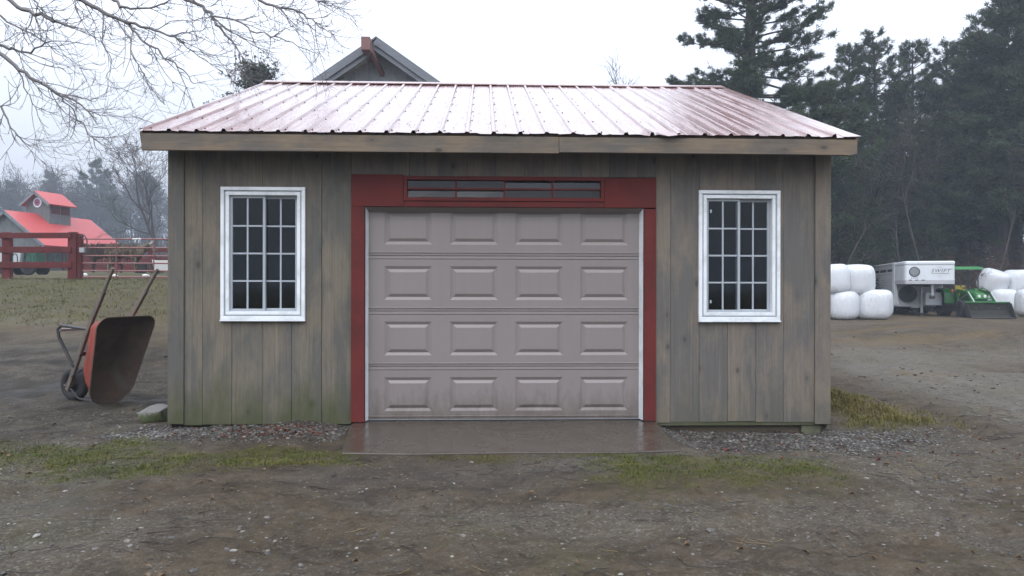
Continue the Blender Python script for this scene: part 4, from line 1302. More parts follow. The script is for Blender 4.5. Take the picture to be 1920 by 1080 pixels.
M['blade_dry'] = leaf_mat('yellowed_grass', (0.080, 0.080, 0.026), (0.15, 0.125, 0.048), .7, warm=(0.15, 0.095, 0.036))
M['blade_yellow'] = leaf_mat('golden_bank_grass', (0.105, 0.105, 0.026), (0.20, 0.155, 0.050), .7, warm=(0.20, 0.125, 0.042))
M['straw'] = leaf_mat('straw', (0.14, 0.10, 0.045), (0.25, 0.19, 0.10), .7)
grass_stuff('grass', 260000, (-5.4, 3.2, -2.7, -0.5), lambda x, y: zones(x, y)[0] ** 1.7 * .85, .008, .034, .0045, M['blade'], 'short green grass growing in strips in front of the garage')
grass_stuff('grass', 60000, (3.3, 5.0, -0.9, 5.2), lambda x, y: zones(x, y)[0] ** 1.4 * .75, .03, .09, .007, M['blade_yellow'], 'yellow-green grass on the bank beside the right corner of the garage')
grass_stuff('grass', 120000, (-20, -3.4, 6.2, 18.5), lambda x, y: zones(x, y)[0] ** 2.2 * .8, .02, .075, .012, M['blade_dry'], 'rough pasture grass on the bank below the red fence')

def pebble_stuff(name, n, box, wfun, smin, smax, mat, label, cat, sunk=.3, flat=.6):
    x, y, z = scatter(n, *box, wfun)
    m = len(x)
    t = (1 + 5 ** .5) / 2
    ico = np.array([(-1, t, 0), (1, t, 0), (-1, -t, 0), (1, -t, 0), (0, -1, t), (0, 1, t), (0, -1, -t), (0, 1, -t), (t, 0, -1), (t, 0, 1), (-t, 0, -1), (-t, 0, 1)]) / math.sqrt(1 + t * t)
    fc = np.array([(0, 11, 5), (0, 5, 1), (0, 1, 7), (0, 7, 10), (0, 10, 11), (1, 5, 9), (5, 11, 4), (11, 10, 2), (10, 7, 6), (7, 1, 8), (3, 9, 4), (3, 4, 2), (3, 2, 6), (3, 6, 8), (3, 8, 9), (4, 9, 5), (2, 4, 11), (6, 2, 10), (8, 6, 7), (9, 8, 1)])
    r = smin + (smax - smin) * rng.random(m) ** 2.6
    sc = np.stack([r * rng.uniform(.7, 1.3, m), r * rng.uniform(.7, 1.3, m), r * flat * rng.uniform(.7, 1.2, m)], 1)
    jit = rng.uniform(.72, 1.2, (m, 12, 1))
    p = ico[None] * jit * sc[:, None, :]
    a = rng.uniform(0, 6.283, m); ca, sa = np.cos(a)[:, None], np.sin(a)[:, None]
    p = np.stack([p[..., 0] * ca - p[..., 1] * sa, p[..., 0] * sa + p[..., 1] * ca, p[..., 2]], -1)
    p += np.stack([x, y, z + r * flat * (1 - 2 * sunk) * .5], 1)[:, None, :]
    f = (fc[None] + (np.arange(m) * 12)[:, None, None]).reshape(-1, 3)
    me = np_mesh(name, p.reshape(-1, 3), f, mat, False)
    at_ = me.attributes.new('tone', 'FLOAT', 'POINT')
    at_.data.foreach_set('value', np.repeat(rng.random(m), 12).astype(np.float32))
    o = link_mesh(name, me)
    tag(o, label, cat, kind='stuff')
def stone_mat():
    t = NT('mixed_stone')
    c = t.ramp(t.attr('tone'), [(0.0, (0.022, 0.020, 0.018)), (0.5, (0.052, 0.048, 0.043)), (0.78, (0.095, 0.088, 0.078)), (0.94, (0.15, 0.137, 0.118)), (1.0, (0.26, 0.245, 0.22))])
    p = t.pos(False)
    c = t.mix(t.math('MULTIPLY', t.noise(p, 120, 3), .4), c, (0.07, 0.06, 0.05))
    return t.out(c, 0.55, None)
M['stone'] = stone_mat()
pebble_stuff('gravel', 60000, (-4.1, 5.0, -1.35, 0.12), lambda x, y: zones(x, y)[2] ** 1.4 * ((x < -1.3) | (x > 1.72)) * .62, .005, .019, M['stone'], 'loose wet gravel along the foot of the garage wall', 'gravel', .35)
pebble_stuff('pebbles', 70000, (-6.2, 7.2, -4.3, 1.5), lambda x, y: (.12 + .75 * sstep(.45, .7, fbm(x, y, .9, 3))) * (1 - zones(x, y)[0]) * ((np.abs(x - .2) > 1.6) | (y < -1.4)) * ((y < -.02) | (x < -3.3) | (x > 3.75)) * .5, .0025, .013, M['stone'], 'small pebbles trodden into the muddy yard', 'pebbles', .5)
pebble_stuff('stones', 9000, (-5.5, 7, -4.3, 1.0), lambda x, y: sstep(.42, .66, fbm(x + 19, y + 4, 1.1, 3)) * (1 - zones(x, y)[0]) * ((np.abs(x - .2) > 1.6) | (y < -1.45)) * ((y < -.1) | (x < -3.4) | (x > 3.8)) * .45, .007, .022, M['stone'], 'scattered thumb-sized stones lying on the yard', 'stones', .45)
pebble_stuff('dirt_clods', 5200, (-7, 11, -4.2, 12), lambda x, y: sstep(.45, .7, fbm(x + 9, y, .7, 3)) * ((np.abs(x - .2) > 1.9) | (y < -1.7)) * ((y < -1.1) | (x < -4.0) | (x > 4.2)), .006, .035, simple('dark_clod', (.030, .022, .017), .95, .4, 20), 'crumbs of dark soil lying on the yard', 'soil', .6, .5)

def sticks(name, n, box, lmin, lmax, r, mat, label, cat, wfun):
    x, y, z = scatter(n, *box, wfun)
    tb = TB()
    for xx, yy, zz in zip(x, y, z):
        a = rng.uniform(0, 6.283); L = rng.uniform(lmin, lmax)
        d = np.array([math.cos(a), math.sin(a), 0])
        nseg = 3
        pts = []
        p = np.array([xx, yy, 0.0])
        for i in range(nseg + 1):
            pts.append([p[0], p[1], gz(p[0], p[1]) + r + .002 + abs(rng.normal(0, .003))])
            d = unit(d + np.array([rng.normal(0, .22), rng.normal(0, .22), 0])); p = p + d * L / nseg
        tb.tube(np.array(pts), np.linspace(r, r * .5, nseg + 1), 3)
    o = link_mesh(name, tb.mesh(name, mat)); tag(o, label, cat, kind='stuff')
off_apron = lambda x, y: (((np.abs(x - .2) > 1.9) | (y < -1.5)) & ((y < -.15) | (x < -3.4) | (x > 4))) * 1.0
sticks('twigs', 1900, (-5, 6, -4.3, 1.5), .04, .26, .0026, M['bark_dark'], 'dark fallen twigs scattered over the yard', 'twigs', lambda x, y: off_apron(x, y) * (.2 + .9 * sstep(.45, .7, fbm(x, y + 3, .8, 3))))
sticks('straw_stalks', 800, (-6, 6, -4.2, 3.5), .05, .22, .0027, M['straw'], 'pale straw stalks scattered over the mud', 'straw', lambda x, y: off_apron(x, y) * sstep(.42, .66, fbm(x + 5, y, .6, 3)))
sticks('twigs', 24, (-1.0, 1.5, -1.0, -.1), .05, .25, .0025, M['bark_dark'], 'thin twigs lying on the concrete apron', 'twigs', lambda x, y: np.ones_like(x) * .4)

def leaves(name, n, box, wfun, mat, label):
    x, y, z = scatter(n, *box, wfun)
    m = len(x)
    r = rng.uniform(.008, .03, m)
    a = rng.uniform(0, 6.283, m)
    out = []
    for k, (fx_, fy_) in enumerate(((-1, 0), (-.2, -.55), (1, 0), (-.2, .55))):
        out.append(np.stack([x + r * (fx_ * np.cos(a) - fy_ * np.sin(a)), y + r * (fx_ * np.sin(a) + fy_ * np.cos(a)), z + .006 + np.abs(rng.normal(0, .008, m)) + .012 * (k % 2)], 1))
    v = np.stack(out, 1).reshape(-1, 3)
    i = np.arange(m)[:, None] * 4
    f = np.concatenate([i + np.array([[0, 1, 2]]), i + np.array([[0, 2, 3]])])
    o = link_mesh(name, np_mesh(name, v, f, mat)); tag(o, label, 'leaves', kind='stuff')
M['red_leaf'] = leaf_mat('fallen_red_leaf', (0.095, 0.026, 0.016), (0.17, 0.055, 0.028), .6)
leaves('fallen_leaves', 420, (-2.9, -1.4, -.75, -.05), lambda x, y: np.exp(-((x + 1.95) / .5) ** 2) * .55, M['red_leaf'], 'reddish dead leaves caught in the gravel left of the door')
leaves('fallen_leaves', 300, (1.65, 4.9, -1.7, .1), lambda x, y: np.ones_like(x) * .28 * (x > 1.75), M['red_leaf'], 'brown dead leaves in the gravel right of the door')
leaves('fallen_leaves', 900, (-5, 6, -4.2, 1.5), lambda x, y: np.ones_like(x) * .3 * off_apron(x, y), leaf_mat('fallen_tan_leaf', (0.085, 0.050, 0.026), (0.16, 0.105, 0.055), .6), 'tan dead leaves strewn on the open yard')
# ------------------------------------------------------------------ materials for things
M['red_tray'] = simple('scuffed_red_enamel', (0.26, 0.040, 0.024), 0.5, 0.2, 12, 0.2, dirt=(0.12, 0.04, 0.028), spec=.3)
M['tray_in'] = simple('rusty_tray_inside', (0.078, 0.055, 0.040), 0.6, 0.35, 5, 0.4, dirt=(0.15, 0.088, 0.054))
M['steel_black'] = simple('black_painted_steel', (0.030, 0.031, 0.034), 0.45, 0.3, 10, 0.2, dirt=(0.06, 0.05, 0.045))
M['rubber'] = simple('black_rubber', (0.022, 0.022, 0.024), 0.85, 0.3, 14, 0.4, dirt=(0.035, 0.03, 0.026))
M['handle_wood'] = wood('grey_ash_handle', (0.20, 0.165, 0.13), (0.13, 0.125, 0.115))
M['galv'] = simple('galvanised_steel', (0.42, 0.43, 0.44), 0.42, 0.12, 10, 0.1, metallic=0.7)
M['alu'] = simple('brushed_aluminium', (0.42, 0.43, 0.45), 0.5, 0.1, 4, 0.1, metallic=0.1, dirt=(0.40, 0.39, 0.38))
M['trailer_white'] = simple('trailer_white_paint', (0.62, 0.65, 0.68), 0.35, 0.03, 2, 0.03, dirt=(0.52, 0.54, 0.55))
M['trailer_grey'] = simple('trailer_grey_panel', (0.45, 0.46, 0.48), 0.45, 0.05, 2, 0.03)
M['emblem_dark'] = simple('emblem_dark', (0.055, 0.065, 0.075), 0.5)
M['emblem_grey'] = simple('emblem_grey', (0.20, 0.21, 0.22), 0.5, 0.5, 22)
M['logo'] = simple('logo_grey', (0.10, 0.11, 0.13), 0.5)
M['green'] = simple('tractor_green', (0.014, 0.125, 0.022), 0.35, 0.1, 4, 0.05, dirt=(0.03, 0.06, 0.02))
M['green_light'] = simple('canopy_green', (0.024, 0.17, 0.045), 0.4, 0.08, 4, 0.05)
M['yellow'] = simple('tractor_yellow', (0.55, 0.42, 0.03), 0.45, 0.1, 4)
M['lamp'] = simple('lamp_lens', (0.65, 0.66, 0.62), 0.15, 0.05, 4, 0.0)
M['orange'] = simple('orange_lens', (0.5, 0.12, 0.02), 0.3)
M['mud_steel'] = simple('muddy_bucket_steel', (0.030, 0.032, 0.030), 0.8, 0.4, 8, 0.4, dirt=(0.05, 0.038, 0.027), spec=.2)
M['skin_dark'] = simple('dark_brown_hair', (0.040, 0.028, 0.022), 0.95, 0.4, 12, 0.8)
M['tub'] = simple('black_plastic', (0.025, 0.026, 0.03), 0.5)
M['horn'] = simple('pale_horn', (0.42, 0.38, 0.30), 0.5)
M['dull_white'] = simple('dull_white', (0.55, 0.55, 0.53), 0.6, 0.1, 8)
M['machine_green'] = simple('dark_machine_green', (0.02, 0.085, 0.055), 0.5, 0.25, 4)
def wrap_mat():
    t = NT('white_bale_wrap')
    p = t.obj()
    n = t.noise(p, 2.4, 5, .6); streak = t.noise(t.obj((9, 9, 0.6)), 2.2, 4, .6)
    c = t.mix(n, (0.58, 0.60, 0.63), (0.68, 0.70, 0.72))
    c = t.mix(t.math('MULTIPLY', t.ramp(streak, [(0.55, 0.0), (0.75, 1.0)]), .25), c, (0.46, 0.48, 0.50))
    c = t.mix(t.ramp(t.noise(p, 7, 4, .7), [(0.70, 0.0), (0.78, .6)]), c, (0.30, 0.30, 0.27))
    wr = t.noise(t.obj((14, 14, 1.5)), 1.6, 4, .6)
    fold = t.ramp(t.noise(t.obj((5, 5, 2.2)), 2.0, 5, .6, 1.5), [(0.46, 0.0), (0.5, 1.0), (0.54, 0.0)])
    c = t.mix(t.math('MULTIPLY', fold, .18), c, (0.42, 0.44, 0.46))
    return t.out(c, 0.32, t.bump(fold, .4, .03, t.bump(wr, .6, .04)))
M['wrap'] = wrap_mat()

# ------------------------------------------------------------------ mossy stone by the corner
def rock():
    bm = bmesh.new()
    bmesh.ops.create_icosphere(bm, subdivisions=4, radius=1)
    rs = np.random.default_rng(3)
    pl = [(unit(rs.normal(0, 1, 3)), rs.uniform(.52, .8)) for _ in range(11)]
    pl.append((np.array([.25, -.1, .96]), .55))
    for v in bm.verts:
        c = np.array(v.co)
        for n_, d_ in pl:
            e = c.dot(n_) - d_
            if e > 0: c -= n_ * e
        v.co = c
    t = NT('moss_and_stone')
    p = t.pos(False)
    sep = t.new('ShaderNodeSeparateXYZ'); t.l.new(t.new('ShaderNodeNewGeometry').outputs['Normal'], sep.inputs[0])
    n = t.noise(p, 14, 5, .65)
    st = t.mix(n, (0.10, 0.097, 0.09), (0.21, 0.205, 0.19))
    ms = t.mix(t.noise(p, 30, 4), (0.030, 0.040, 0.012), (0.075, 0.085, 0.028))
    k = t.ramp(t.math('ADD', t.math('MULTIPLY', n, .6), t.math('MULTIPLY', t.math('SUBTRACT', 1.0, sep.outputs['Z']), .55)), [(0.56, 0.0), (0.74, 1.0)])
    mat = t.out(t.mix(k, st, ms), .9, t.bump(t.noise(p, 26, 5, .7), .8, .02))
    me = bpy.data.meshes.new('boulder'); bm.to_mesh(me); bm.free(); me.materials.append(mat)
    p0 = W(294, 770, .42)
    o = link_mesh('boulder', me, None, (p0.x, .42, gz(p0.x, .42) + .06), (0.1, -.36, .9), (.19, .15, .15))
    tag(o, 'pale mossy stone lying against the left corner of the garage', 'stone')
rock()

# ------------------------------------------------------------------ wheelbarrow stood on its nose
def wheelbarrow():
    base = W(204, 757, 1.55)
    e = empty('wheelbarrow', (base.x, base.y, gz(base.x, base.y) + .012))
    tag(e, 'red wheelbarrow stood up on its nose, handles in the air, rusty tray facing the yard', 'wheelbarrow')
    al, be = R(67), R(17)
    O = Vector((math.sin(al), -math.cos(al), 0)); Z = Vector((0, 0, 1))
    H = Z * math.cos(be) + O * math.sin(be)
    N = O * math.cos(be) - Z * math.sin(be)
    X = -H; Y = N.cross(X)
    m3 = Matrix((X, Y, N)).transposed()
    e.rotation_euler = m3.to_euler()
    # local: x towards the wheel, z out of the tray mouth; rim front edge at x = 0
    L, wr, wf = 1.06, .40, .31
    def ring(x0, x1, w0, w1, z0, z1, rc=.13, n=6):
        """rounded outline; x0 = rear, x1 = front"""
        pts = []
        for (cx, cy, a0) in ((x1 - rc, 1, 0), (x0 + rc * .5, 1, 90), (x0 + rc * .5, -1, 180), (x1 - rc, -1, 270)):
            r_ = rc if cx > (x0 + x1) / 2 else rc * .5
            w = w1 if cx > (x0 + x1) / 2 else w0
            for k in range(n):
                a = R(a0 + 90 * k / (n - 1))
                px = cx + r_ * math.cos(a)
                py = (w - r_) * cy + r_ * math.sin(a)
                t = (px - x0) / (x1 - x0)
                pts.append((px, py, z0 + (z1 - z0) * t))
        return pts
    rings = [ring(-L, 0, wr, wf, 0, 0, .25), ring(-L + .03, -.05, wr - .022, wf - .02, -.03, -.03, .23), ring(-L + .08, -.17, wr - .06, wf - .06, -.11, -.17, .13),
             ring(-L + .12, -.29, wr - .085, wf - .085, -.165, -.265, .11), ring(-L + .16, -.35, wr - .12, wf - .12, -.185, -.285, .10)]
    n = len(rings[0])
    m = MB()
    vs = [p for r_ in rings for p in r_]
    fs = []
    for j in range(len(rings) - 1):
        for i in range(n):
            fs.append((j * n + i, j * n + (i + 1) % n, (j + 1) * n + (i + 1) % n, (j + 1) * n + i))
    fs.append(tuple((len(rings) - 1) * n + i for i in range(n)))
    m.add(vs, fs)
    inner = m.mesh('tray_lining', M['tray_in'], True, fix=False)
    outm = MB()
    sc = lambda p: (p[0] * 1.004 + .003, p[1] * 1.014, p[2] - .004)
    outm.add([sc(p) for p in vs], fs)
    tray = link_mesh('tray', outm.mesh('tray', M['red_tray'], True, fix=False), e)
    link_mesh('tray_lining', inner, tray)
    MB().tube([(x, y, z + .002) for x, y, z in rings[0]], .009, 6, closed=True).build('rim', M['tray_in'], tray, smooth=True)
    # handles: tapered ash poles from the axle back to the grips
    for s in (1, -1):
        a, b, c = Vector((.02, s * .11, -.54)), Vector((-.85, s * .26, -.27)), Vector((-1.62, s * .315, -.055))
        g = b + (c - b) * .62
        MB().beam(a, b, .044, .052).build('handle', M['handle_wood'], e, bevel=.008, seg=2)
        MB().beam(b, g, .044, .052).build('handle', M['handle_wood'], e, bevel=.008, seg=2)
        MB().tube([g - (c - b) * .02, g + (c - b) * .06, c], [.026, .021, .020], 8).build('grip', M['handle_wood'], e, smooth=True)
        # leg: bent strap
        lg = [(-.32, s * .20, -.44), (-.60, s * .25, -.70), (-.68, s * .255, -.73), (-.74, s * .255, -.69), (-.82, s * .255, -.30)]
        MB().tube(lg, .019, 6).build('leg', M['steel_black'], e, smooth=True)
        MB().tube([(-.02, s * .12, -.50), (.06, s * .10, -.36), (.02, s * .085, -.16)], .012, 6).build('nose_brace', M['steel_black'], e, smooth=True)
        MB().beam((-.18, s * .155, -.47), (-.36, s * .185, -.27), .03, .012).build('tray_brace', M['steel_black'], e)
    MB().beam((-.68, -.26, -.695), (-.68, .26, -.695), .03, .01).build('leg_brace', M['galv'], e)
    MB().beam((-.50, -.22, -.36), (-.50, .22, -.36), .05, .012).build('cross_brace', M['steel_black'], e)
    wc = (-.03, 0, -.575)
    tyre = []
    for k in range(13):
        a = R(-150 + 300 * k / 12 + 0)
        tyre.append((.150 + .055 * math.cos(a), .056 * math.sin(a)))
    wheel = MB().lathe(tyre + [tyre[0]], 'Y', 28, wc).build('wheel', M['rubber'], e, smooth=True)
    MB().lathe([(.02, -.05), (.03, -.045), (.03, -.02), (.125, -.03), (.125, .03), (.03, .02), (.03, .045), (.02, .05)], 'Y', 24, wc).build('rim', M['steel_black'], wheel, smooth=True)
    MB().tube([(wc[0], -.14, wc[2]), (wc[0], .14, wc[2])], .009, 8).build('axle', M['galv'], wheel)
    for s in (1, -1):
        MB().beam((wc[0], s * .105, wc[2] - .01), (wc[0] - .04, s * .118, -.52), .03, .05).build('axle_bracket', M['steel_black'], e)
wheelbarrow()

# ------------------------------------------------------------------ wrapped bales
def bale_mesh(seed):
    rs = np.random.default_rng(seed)
    bm = bmesh.new()
    bmesh.ops.create_uvsphere(bm, u_segments=40, v_segments=26, radius=1)
    ph = rs.uniform(0, 6, 8)
    for v in bm.verts:
        x, y, z = v.co
        r = math.hypot(x, y); a = math.atan2(y, x)
        el = math.atan2(z, r)
        c, s = abs(math.cos(el)) ** .42, abs(math.sin(el)) ** .5 * (1 if z > 0 else -1)
        k = 1 + .02 * math.sin(3 * a + ph[0]) + .014 * math.sin(7 * a + ph[1] + 2 * z) + .012 * math.sin(13 * a + ph[2] + z)
        k *= 1 + .03 * (1 - s * s) - .02 * s
        k += .012 * abs(math.sin(9 * a + ph[4] + 3 * s)) ** 3 + .01 * math.sin(21 * a + ph[5]) * (1 - c)
        v.co = (math.cos(a) * c * k * .64, math.sin(a) * c * k * .64, (s + .02 * math.sin(2 * a + ph[3]) * c) * .585)
    me = bpy.data.meshes.new('wrapped_bale'); bm.to_mesh(me); bm.free()
    me.materials.append(M['wrap'])
    me.polygons.foreach_set('use_smooth', [True] * len(me.polygons))
    return me
bales = [bale_mesh(s) for s in (1, 2, 3)]
def bale(px, py_mid, d, label, group, s=1.0, tilt=(0, 0), k=0, ground=True):
    p = WD(px, py_mid, d)
    z = gz(p.x, p.y) + .57 * s if ground else p.z
    o = link_mesh('wrapped_bale', bales[k % 3], None, (p.x, p.y, z), (tilt[0], tilt[1], random.uniform(0, 6.28)), (s, s, s))
    tag(o, label, 'bale', group)
    return z
GA, GB = 'wrapped bales stacked between garage and trailer', 'wrapped bales stacked beyond the tractor'
bale(1579, 572, 29.5, 'white wrapped bale on the ground beside the garage corner, under another bale', GA, .95, (0, 0), 0)
bale(1635, 572, 29.5, 'white wrapped bale on the ground, at the trailer end of the front row', GA, .99, (.02, .0), 1)
bale(1642, 572, 31.0, 'white wrapped bale mostly hidden behind the end bale next to the trailer', GA, .98, (0, 0), 2)
bale(1530, 572, 29.7, 'white wrapped bale on the ground hidden behind the garage corner', GA, .97, (0, 0), 2)
bale(1561, 522, 29.6, 'smooth white bale on top of the stack, cut off by the garage corner', GA, .96, (.05, .03), 2, False)
bale(1607, 523, 29.7, 'white bale with dark spots on top of the stack, nearest the trailer', GA, .99, (.03, -.06), 1, False)
bale(1880, 561, 36.5, 'white wrapped bale on the ground just beyond the tractor bucket', GB, 1.0, (0, 0), 0)
bale(1925, 562, 37.0, 'white wrapped bale on the ground at the far end of the tractor-side stack', GB, 1.0, (0, 0), 1)
bale(1863, 527, 36.9, 'tilted white bale leaning on top of the tractor-side stack', GB, .98, (.30, .22), 2, False)
bale(1908, 527, 36.9, 'upright white bale on top of the tractor-side stack', GB, 1.0, (.02, .03), 0, False)
bale(1938, 585, 32.0, 'white wrapped bale standing alone in front of the tractor-side stack', GB, 1.0, (0, 0), 1)

# ------------------------------------------------------------------ gooseneck stock trailer
def text_mesh(body, size, mat, shear=0.0, extrude=.002, spacing=1.0, name='lettering'):
    cu = bpy.data.curves.new(name, 'FONT')
    cu.body = body; cu.size = size; cu.shear = shear; cu.extrude = extrude
    cu.align_x = 'CENTER'; cu.align_y = 'CENTER'; cu.space_character = spacing
    to = bpy.data.objects.new(name, cu); col.objects.link(to)
    dg = bpy.context.evaluated_depsgraph_get()
    me = bpy.data.meshes.new_from_object(to.evaluated_get(dg))
    bpy.data.objects.remove(to)
    me.materials.clear(); me.materials.append(mat)
    return me

def wheel_parts(parent, name, c, r, w, rim_mat, lug=False, n=28):
    pr = [(r * .60, -w * .42), (r * .80, -w * .5), (r * .94, -w * .44), (r, -w * .3), (r, w * .3), (r * .94, w * .44), (r * .80, w * .5), (r * .60, w * .42)]
    wh = MB().lathe(pr + [pr[0]], 'Y', n, c)
    wh = wh.build(name, M['rubber'], parent, smooth=True)
    MB().lathe([(r * .61, -w * .40), (r * .56, -w * .36), (r * .5, -w * .15), (r * .2, -w * .22), (r * .17, -w * .34), (.001, -w * .34)], 'Y', n, c).build('rim', rim_mat, wh, smooth=True)
    MB().lathe([(r * .61, w * .40), (r * .56, w * .36), (r * .5, w * .15), (r * .2, w * .22), (r * .17, w * .34), (.001, w * .34)], 'Y', n, c).build('rim', rim_mat, wh, smooth=True)
    if lug:
        m = MB()
        for k in range(20):
            a = k * 2 * math.pi / 20
            for s in (1, -1):
                p = Vector((c[0] + math.cos(a) * r * .99, c[1], c[2] + math.sin(a) * r * .99)); q = Vector((c[0] + math.cos(a + .2) * r, c[1] + s * w * .48, c[2] + math.sin(a + .2) * r))
                m.beam(p, q, .04, .05, (math.cos(a), 0, math.sin(a)))
        m.build('tread', M['rubber'], wh)
    return wh

def trailer():
    """local: x forward, y left, z up; origin under the front wall of the box"""
    f = Vector((-.30, -.954, 0)).normalized()
    p = WD(1722, 590, 33.6)
    e = empty('stock_trailer', (p.x, p.y, gz(p.x, p.y)), math.atan2(f.y, f.x))
    tag(e, 'white gooseneck livestock trailer with slatted aluminium sides parked by the bales', 'trailer')
    hw, L, z0, z1 = .95, 5.2, .46, 2.30
    nl = 1.95
    # box: front wall, sides of horizontal slats with gaps, floor, rear
    MB().box(-.04, 0, -hw, hw, z0, 1.36).build('front_wall', M['trailer_grey'], e)
    MB().box(-L, -.04, -hw, hw, z0 - .06, z0).build('floor', M['alu'], e)
    MB().box(-L, -L + .04, -hw, hw, z0, z1).build('rear_wall', M['alu'], e)
    MB().box(-L - .03, .02, -hw - .03, hw + .03, z0 - .12, z0 - .061).build('chassis', M['steel_black'], e)
    zs = [z0 + k * .122 for k in range(12)]
    for s in (1, -1):
        y = s * (hw - .012)
        for k, z in enumerate(zs):
            MB().box(-L + .04, -.42, y - .012, y + .012, z + .006, z + .116).build('slat', M['alu'], e, bevel=.006)
        zt = zs[-1] + .122
        # ventilation row broken into openings, then a plain band and top gap
        for k in range(14):
            x = -L + .3 + k * .335
            MB().box(x, x + .16, y - .011, y + .011, 1.58, 1.70).build('slat_post', M['alu'], e)
        MB().box(-L + .04, -.42, y - .012, y + .012, zs[-1] + .24, zs[-1] + .46).build('slat', M['alu'], e, bevel=.006)
        MB().box(-L + .04, -.42, y - .02 * s - .004, y - .02 * s + .004, zs[-1] + .08, z1 - .02).build('vent_shade_sheet', M['dark'], e)  # black sheet stands in for the shade inside the trailer
        for x in (-L + .05, -L * .66, -L * .33):
            MB().box(x, x + .06, y - .016, y + .016, z0, z1 - .01).build('side_post', M['alu'], e)
        MB().box(-.42, 0.0, s * hw - .02 - (0 if s > 0 else -.0), s * hw + .02, z0, z1).build('corner_panel', M['trailer_white'], e, bevel=.01)
        # sloping brace from corner down
    # nose
    nose = []
    for t in range(7):
        a = R(90 * t / 6)
        nose.append((nl - .22 + .22 * math.sin(a), hw - .10 + .10 * math.cos(a)))
    outline = [(0.0, hw)] + nose + [(x, -y) for x, y in reversed(nose)] + [(0.0, -hw)]
    def slab(zlo, zhi, grow, mat, name, bev=0.0):
        n = len(outline)
        vs = [(x * (1 + grow * .4) if x > .3 else x, y * (1 + grow), z) for z in (zlo, zhi) for (x, y) in outline]
        fs = [tuple(range(n - 1, -1, -1)), tuple(range(n, 2 * n))] + [(i, (i + 1) % n, (i + 1) % n + n, i + n) for i in range(n)]
        return MB().add(vs, fs).build(name, mat, e, bevel=bev, seg=2)
    slab(1.36, 1.52, .004, M['alu'], 'nose_floor')
    slab(1.521, 2.14, 0, M['trailer_white'], 'nose')
    slab(2.141, 2.31, .012, M['trailer_white'], 'nose_roof', .05)
    MB().box(-L, 0.01, -hw - .02, hw + .02, z1 - .10, z1 + .02).build('roof', M['alu'], e, bevel=.04, seg=2)
    # lettering and emblem on the nose front
    fx_ = nl + .004
    def stick(me, name, y, z):
        o = link_mesh(name, me, e, (fx_, y, z)); o.rotation_euler = (R(90), 0, R(90)); return o
    stick(text_mesh('SWIFT', .21, M['logo'], .35, .003, 1.25), 'lettering', .38, 1.90)
    MB().box(fx_ - .002, fx_ + .003, .06, .72, 1.782, 1.796).build('lettering_rule', M['logo'], e)
    MB().box(fx_ - .002, fx_ + .003, .64, .84, 1.966, 1.984).build('lettering_rule', M['logo'], e)
    MB().box(fx_ - .002, fx_ + .003, .28, .44, 2.05, 2.06).build('lettering_rule', M['emblem_grey'], e)
    MB().box(fx_ - .002, fx_ + .003, .27, .40, 1.68, 1.69).build('lettering_rule', M['emblem_grey'], e)
    em = MB().lathe([(.001, .004), (.19, .004), (.205, .004), (.215, 0)], 'X', 32, (nl, -.58, 1.86)).build('emblem', M['emblem_dark'], e)
    MB().lathe([(.001, .008), (.155, .008), (.165, .004)], 'X', 28, (nl, -.58, 1.86)).build('emblem_face', M['emblem_grey'], em)
    for k in range(4):
        MB().box(fx_ - .002, fx_ + .003, -.72 + k * .075, -.665 + k * .075, 1.595, 1.622).build('lettering_mark', M['emblem_grey'], e)
    for k in range(3):
        MB().box(nl - .02, nl + .008, -.80 + k * .24, -.68 + k * .24, 1.505, 1.535).build('nose_vent', M['dark'], e)
    # gooseneck post and coupler, jack legs, spare wheel, front box, wheels
    MB().beam((1.55, .18, 1.36), (1.55, .18, .86), .10, .10).build('coupler_post', M['galv'], e)
    MB().box(1.46, 1.64, .09, .27, .74, .88).build('coupler', M['steel_black'], e, bevel=.02)
    MB().beam((.25, -.55, 1.36), (1.4, .10, 1.30), .08, .12).build('neck_brace', M['steel_black'], e)
    sw = wheel_parts(e, 'spare_wheel', (0, 0, 0), .36, .22, M['galv'])
    sw.rotation_euler = (0, 0, R(90)); sw.location = (.13, -.45, .93)
    MB().box(.02, .5, .18, .86, .45, 1.0).build('storage_box', M['trailer_white'], e, bevel=.02, seg=2)
    MB().beam((.12, .1, 1.3), (.12, .1, .12), .09, .09).build('jack_leg', M['galv'], e)
    MB().beam((.12, -.85, .42), (.12, .2, .42), .06, .06).build('jack_beam', M['alu'], e)
    MB().box(.02, .22, .0, .2, .0, .12).build('jack_foot', M['steel_black'], e)
    MB().box(-.2, .1, -.3, .02, .33, .44).build('step', M['alu'], e)
    for x in (-2.4, -3.2):
        for s in (1, -1):
            wheel_parts(e, 'wheel', (x, s * (hw - .15), .36), .36, .22, M['galv'])
    MB().beam((.06, -hw + .03, 1.38), (.01, -hw + .14, .47), .05, .14, (1, 0, 0)).build('corner_brace', M['trailer_white'], e)
trailer()

